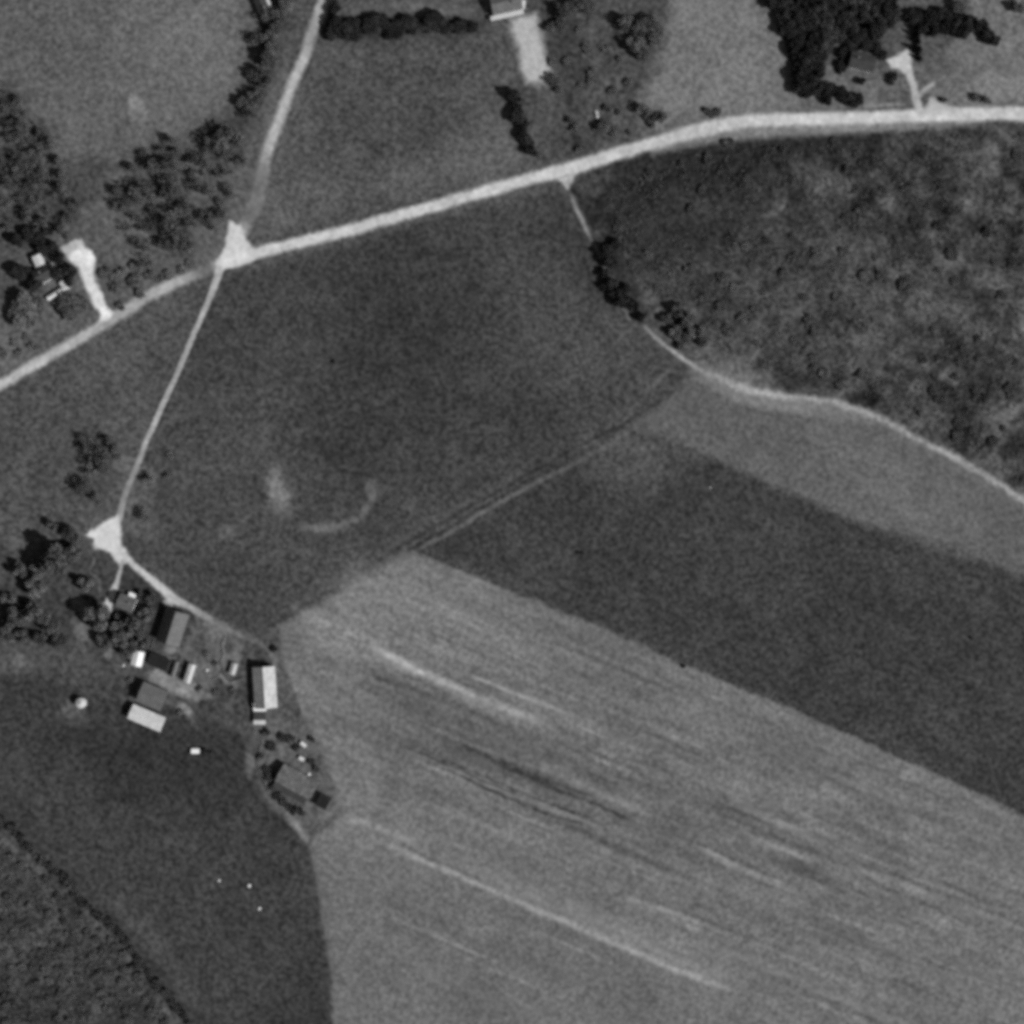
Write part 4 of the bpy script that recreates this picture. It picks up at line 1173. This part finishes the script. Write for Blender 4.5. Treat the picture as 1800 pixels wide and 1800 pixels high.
# north house
x, y, z = place(890, 4, 6)
o = empty('north_house', (x, y, z), rot_of(60, -13))
tag(o, 'large grey-roofed house with a white porch, at the head of the paved drive', 'house')
rf = gable_body(o, 17.0, 10.5, 5.0, 2.6, M['white'], M['shingle_mid'], .4)
chimney(o, 3.5, -1.5, 6, 9.2, rf)
for at in (-6, -3, 3, 6): opening(o, 'window', '-y', at, 1.1, 1.5, 1.2, 17.0, 10.5, None)
opening(o, 'door', '-y', 0, 1.2, 2.1, .2, 17.0, 10.5, M['wood'])
for sd_ in ('+x', '-x'): opening(o, 'window', sd_, 0, 1.1, 1.5, 1.2, 17.0, 10.5, None)
b = MB()
b.box((-1.0, -7.0, 3.3), (19.6, 2.6, .18)); b.box((9.6, -3.0, 3.3), (2.2, 5.4, .18), rz=-.35)
b.build('porch_roof', M['cream'], o)
for sx in (-10, -6, -2, 2, 6): MB().box((sx, -8.1, 1.2), (.2, .2, 4.1)).build('post', M['white'], o)

# house at the top edge, west of the north road
x, y, z = place(460, 8, 4)
o = empty('corner_house', (x, y, z), rot_of(10, 24))
tag(o, 'small dark-roofed house with pale porches at the top edge, west of the north road', 'house')
rf = gable_body(o, 9.0, 6.4, 3.6, 2.0, M['cream'], M['shingle_dark'], .3)
chimney(o, 2.5, .8, 5, 7.2, rf)
opening(o, 'door', '+x', 0, 1.0, 2.0, .1, 9.0, 6.4, M['wood'])
for at in (-2.5, 2.5): opening(o, 'window', '+y', at, 1.0, 1.2, 1.2, 9.0, 6.4, None)
MB().box((-1.0, 4.2, 2.6), (5.0, 1.6, .14)).build('porch_roof', M['galv'], o)
MB().box((5.6, -1.2, 2.5), (1.8, 3.4, .14)).build('step_roof', M['galv'], o)
for sx in (-3.2, 1.2): MB().box((sx, 4.8, .9), (.14, .14, 3.3)).build('post', M['white'], o)

# north-east house
x, y, z = place(1517, 108, 5)
o = empty('northeast_house', (x, y, z), rot_of(40, 10))
tag(o, 'house with a weathered dark roof ringed by black trees, west of the pale drive pad', 'house')
rf = gable_body(o, 14.0, 9.0, 4.4, 2.4, M['cream'], M['shingle_dark'], .4)
chimney(o, -3.0, 1.0, 6, 8.6, rf)
opening(o, 'door', '-y', 1, 1.1, 2.1, .1, 14.0, 9.0, M['wood'])
for at in (-5, -2.5, 4.5): opening(o, 'window', '-y', at, 1.0, 1.4, 1.1, 14.0, 9.0, None)
for at in (-4, 4): opening(o, 'window', '+y', at, 1.0, 1.4, 1.1, 14.0, 9.0, None)

# ------------------------------------------------------------------ vehicles and loose things
def wheel(root, x, y, r, wd, nm='wheel'):
    wl = empty(nm, (x, y, r)); wl.parent = root
    b = MB(); b.tube((0, -wd / 2, 0), (0, wd / 2, 0), r, n=18); b.build('tyre', M['rubber'], wl, bevel=.03)
    b = MB(); b.tube((0, -wd / 2 - .02, 0), (0, wd / 2 + .02, 0), r * .55, n=14); b.build('rim', M['steel'], wl)

def wagon(px, py, rz, L, W, cover, label, group=None, load=0.5):
    x, y, z = place(px, py, 1.5)
    o = empty('farm_wagon', (x, y, z), rz)
    tag(o, label, 'wagon', group)
    MB().box((0, 0, .95), (L, W * .92, .16)).build('bed', M['wood'], o)
    b = MB()
    for sy in (-1, 1): b.box((0, sy * W * .46, 1.28), (L, .08, .5))
    for sx in (-1, 1): b.box((sx * (L / 2 - .04), 0, 1.28), (.08, W * .92 - .1, .5))
    b.build('side_boards', M['wood'], o)
    n = 8
    prof = [(-W / 2, 1.5)] + [(W / 2 * -math.cos(math.pi * i / n), 1.55 + load * math.sin(math.pi * i / n)) for i in range(n + 1)] + [(W / 2, 1.5)]
    k = len(prof)
    vs = [(-L / 2 - .05, p, q) for p, q in prof] + [(L / 2 + .05, p, q) for p, q in prof]
    fs = [tuple(range(k - 1, -1, -1)), tuple(range(k, 2 * k))] + [(i, i + 1, k + i + 1, k + i) for i in range(k - 1)]
    MB().add(vs, fs).build('cover', cover, o)
    MB().tube((L / 2, 0, .7), (L / 2 + 1.2, 0, .55), .05).build('drawbar', M['steel'], o)
    for sx in (-1, 1):
        for sy in (-1, 1): wheel(o, sx * L * .33, sy * (W * .5 - .1), .42, .2)
    return o

wagon(343.5, 1320, 0.0, 4.7, 3.0, M['canvas'], 'brilliant white covered wagon standing alone in the dark pasture, west of the black tractor', None, .45)
wagon(533, 1309, rot_of(10, 8), 3.6, 2.2, M['stone'], 'pale loaded wagon north of the old broad barn, the northern of two', 'wagons by the old barn', .5)
wagon(530, 1334, rot_of(10, 5), 3.0, 2.2, M['stone'], 'pale loaded wagon close to the old broad barn, the southern of two', 'wagons by the old barn', .5)

# tractor
x, y, z = place(364, 1321, 1.5)
o = empty('tractor', (x, y, z), rot_of(18, 4))
o.scale = (1.25, 1.3, 1.2)
tag(o, 'black tractor standing just east of the brilliant white wagon', 'tractor')
MB().box((1.1, 0, 1.15), (2.6, .8, .8)).build('hood', M['black'], o, bevel=.08)
MB().box((-.9, 0, .95), (1.6, .7, .6)).build('chassis', M['black'], o, bevel=.05)
MB().box((-1.2, 0, 1.55), (.5, .6, .12)).box((-1.45, 0, 1.85), (.1, .6, .5)).build('seat', M['black'], o, bevel=.03)
for sy in (-1, 1):
    b = MB()
    for i in range(6):
        a0, a1 = math.pi * (.1 + .15 * i), math.pi * (.1 + .15 * (i + 1))
        p = [(-1.0 + 1.0 * math.cos(a), .8 + 1.0 * math.sin(a)) for a in (a0, a1)]
        b.add([(p[0][0], sy * .85 - .3, p[0][1]), (p[0][0], sy * .85 + .3, p[0][1]), (p[1][0], sy * .85 + .3, p[1][1]), (p[1][0], sy * .85 - .3, p[1][1])], [(0, 1, 2, 3)])
    b.build('fender', M['black'], o)
    wheel(o, -1.0, sy * .95, .8, .5)
    wheel(o, 2.0, sy * .7, .45, .28)
    MB().tube((2.42, sy * .25, 1.3), (2.5, sy * .25, 1.3), .12, n=12).build('headlight', M['steel'], o)
MB().tube((1.2, 0, 1.5), (1.2, 0, 2.4), .05).build('exhaust', M['black'], o)
b = MB(); b.tube((-.35, 0, 1.4), (-.55, 0, 1.85), .03); b.tube((-.55, 0, 1.85), (-.57, 0, 1.89), .24, n=16); b.build('steering_wheel', M['black'], o)
MB().box((-1.9, 0, 1.35), (1.4, 1.9, 1.3)).build('rear_box', M['black'], o, bevel=.05)

# black harrow/wagon far out in the dark crop
def dark_cart(px, py, rz, L, W, label):
    x, y, z = place(px, py, 1)
    o = empty('field_cart', (x, y, z), rz); tag(o, label, 'cart')
    MB().box((0, 0, .9), (L, W * .8, .5)).build('box', M['black'], o, bevel=.04)
    MB().tube((L / 2, 0, .7), (L / 2 + 1.0, 0, .5), .06).build('drawbar', M['black'], o)
    for sx in (-1, 1):
        for sy in (-1, 1): wheel(o, sx * L * .3, sy * W * .45, .4, .22)
dark_cart(1020, 972, rot_of(16, 3), 4.2, 2.0, 'long black cart in the middle of the dark crop field')
dark_cart(1708, 1122, rot_of(5, 5), 2.0, 1.8, 'tiny black cart in the eastern half of the dark crop field')

# car parked in the rough north garden
x, y, z = place(1049.5, 201, 1)
o = empty('parked_car', (x, y, z), rot_of(3, 12))
tag(o, 'small pale car parked in the rough garden north of the main road', 'car')
prof = [(-2.2,.35),(2.2,.35),(2.25,.75),(1.9,.95),(1.0,1.0),(-1.2,1.02),(-2.1,.95),(-2.25,.7)]
b = MB(); b.extrude_y(prof, -.85, .85); b.build('body', M['carpaint'], o, bevel=.08)
prof = [(-1.35,1.0),(.95,1.0),(.35,1.5),(-.85,1.52)]
b = MB(); b.extrude_y(prof, -.72, .72); b.build('cabin', M['glass'], o, bevel=.03)
MB().box((-.25, 0, 1.54), (1.35, 1.42, .08)).build('roof', M['carpaint'], o, bevel=.03)
for sx in (-1.35, 1.35):
    for sy in (-1, 1): wheel(o, sx, sy * .78, .34, .2)
for sy in (-.6, .6):
    MB().tube((2.2, sy, .72), (2.28, sy, .72), .12, n=12).build('headlight', M['white'], o)
for sx in (-2.3, 2.3): MB().box((sx, 0, .48), (.1, 1.7, .14)).build('bumper', M['steel'], o)

def boulder(px, py, r, label, group=None):
    rr = random.Random(int(px * 7 + py))
    x, y, z = place(px, py, .5)
    import bmesh
    bm = bmesh.new(); bmesh.ops.create_icosphere(bm, subdivisions=2, radius=r)
    for v in bm.verts:
        v.co *= rr.uniform(.82, 1.15); v.co.z *= .7
    me = bpy.data.meshes.new('boulder'); bm.to_mesh(me); bm.free()
    me.materials.append(M['stone'])
    o = link(bpy.data.objects.new('boulder', me)); o.location = (x, y, z + r * .3)
    tag(o, label, 'boulder', group)
boulder(385, 1548, .8, 'faint pale boulder in the pasture, westernmost of the three there', 'pasture boulders')
boulder(438, 1557, 1.1, 'largest pale boulder in the pasture, eastern neighbour of the faint one', 'pasture boulders')
boulder(456, 1597, .95, 'pale boulder in the pasture, southernmost of the three there', 'pasture boulders')
boulder(1249, 857, .45, 'lone pale boulder in the dark crop field', None)
boulder(527, 1358, 1.0, 'pale boulder against the north side of the old barn, the western one', 'barn boulders')
boulder(543, 1361, 1.0, 'pale boulder against the north side of the old barn, the eastern one', 'barn boulders')
boulder(364, 1178, .9, 'small pale boulder east of the narrow pale shed', None)
boulder(217, 1170, .8, 'small pale boulder west of the whitest shed', None)
for px, py, r, lb in [(585, 636, 4, 'tiny dark bush in the northern part of the central field'), (1200, 1171, 4.5, 'tiny dark bush on the border of the dark and pale crop fields'),
                      (481, 1140, 7, 'small dark bush where the farm track bends by the long barn')]:
    o = grow('shrub', px, py, r, 'shrub', 'leaf_dark', 1.1); tag(o, lb, 'shrub')

# yard fences: posts and rails
def fence(pts, label, hgt=1.3):
    W3 = [place(px, py, 1) for px, py in pts]
    o = empty('fence', W3[0], 0); tag(o, label, 'fence', 'farmyard fences')
    O = Vector(W3[0]); rails = MB(); posts = []
    for p, q in zip(W3, W3[1:]):
        p, q = Vector(p) - O, Vector(q) - O
        n = max(1, round((q - p).length / 2.8))
        for k in range(n + (q == Vector(W3[-1]) - O)):
            posts.append(p.lerp(q, k / n))
        for z in (.5, .9, 1.25):
            d = q - p
            rails.box(p + d * .5 + Vector((0, 0, z)), (d.length, .06, .14), math.atan2(d.y, d.x))
    rails.build('rails', M['wood'], o)
    first = None
    for c in posts:
        if first is None:
            first = MB().box((0, 0, hgt / 2 - .2), (.16, .16, hgt + .4)).build('post', M['wood'], o); first.location = c
        else:
            d = first.copy(); link(d, o); d.location = c
fence([(396,1118),(391,1136),(394,1150),(388,1166),(398,1188)], 'crooked rail fence through the yard west of the small upright shed')
fence([(372,1198),(386,1188),(404,1200),(426,1194)], 'short zigzag rail fence south of the small upright shed')
fence([(266,1140),(276,1108),(286,1072)], 'straight rail fence close along the west side of the big gabled barn')
fence([(446,1282),(462,1300),(452,1340),(472,1392),(512,1432)], 'long rail fence curving round the west side of the old barn')
yard = [(468,1288,8),(500,1296,9),(512,1300,8),(520,1316,7),(458,1330,7),(474,1366,9),(480,1384,8),(488,1400,8),(476,1312,8),(508,1420,7),(530,1428,7),(470,1352,8),(498,1410,8),(518,1426,8),(546,1340,6),(556,1352,6),(548,1300,6)]
plant('shrub', yard, 'weedy dark shrub around the old barn', 'shrub', 'shrubs around the old barn',
      [(480,1280,'the lean shed'), (525,1312,'the pale wagons'), (470,1370,"the barn's west end"), (515,1425,"the barn's added lean-to"), (550,1345,'the pale field')], 'shrub', 'leaf_mid', 1.2)
plant('shrub', [(365,1150,6),(378,1166,5),(350,1210,6),(380,1215,6),(408,1215,7),(318,1252,6),(228,1196,6)],
      'weedy shrub in the farmyard', 'shrub', 'yard weeds', [(365,1150,'the crooked fence'), (380,1225,'the zigzag fence'), (235,1195,'the whitest shed'), (315,1245,'the machine shed')], 'shrub', 'leaf', 1.0)
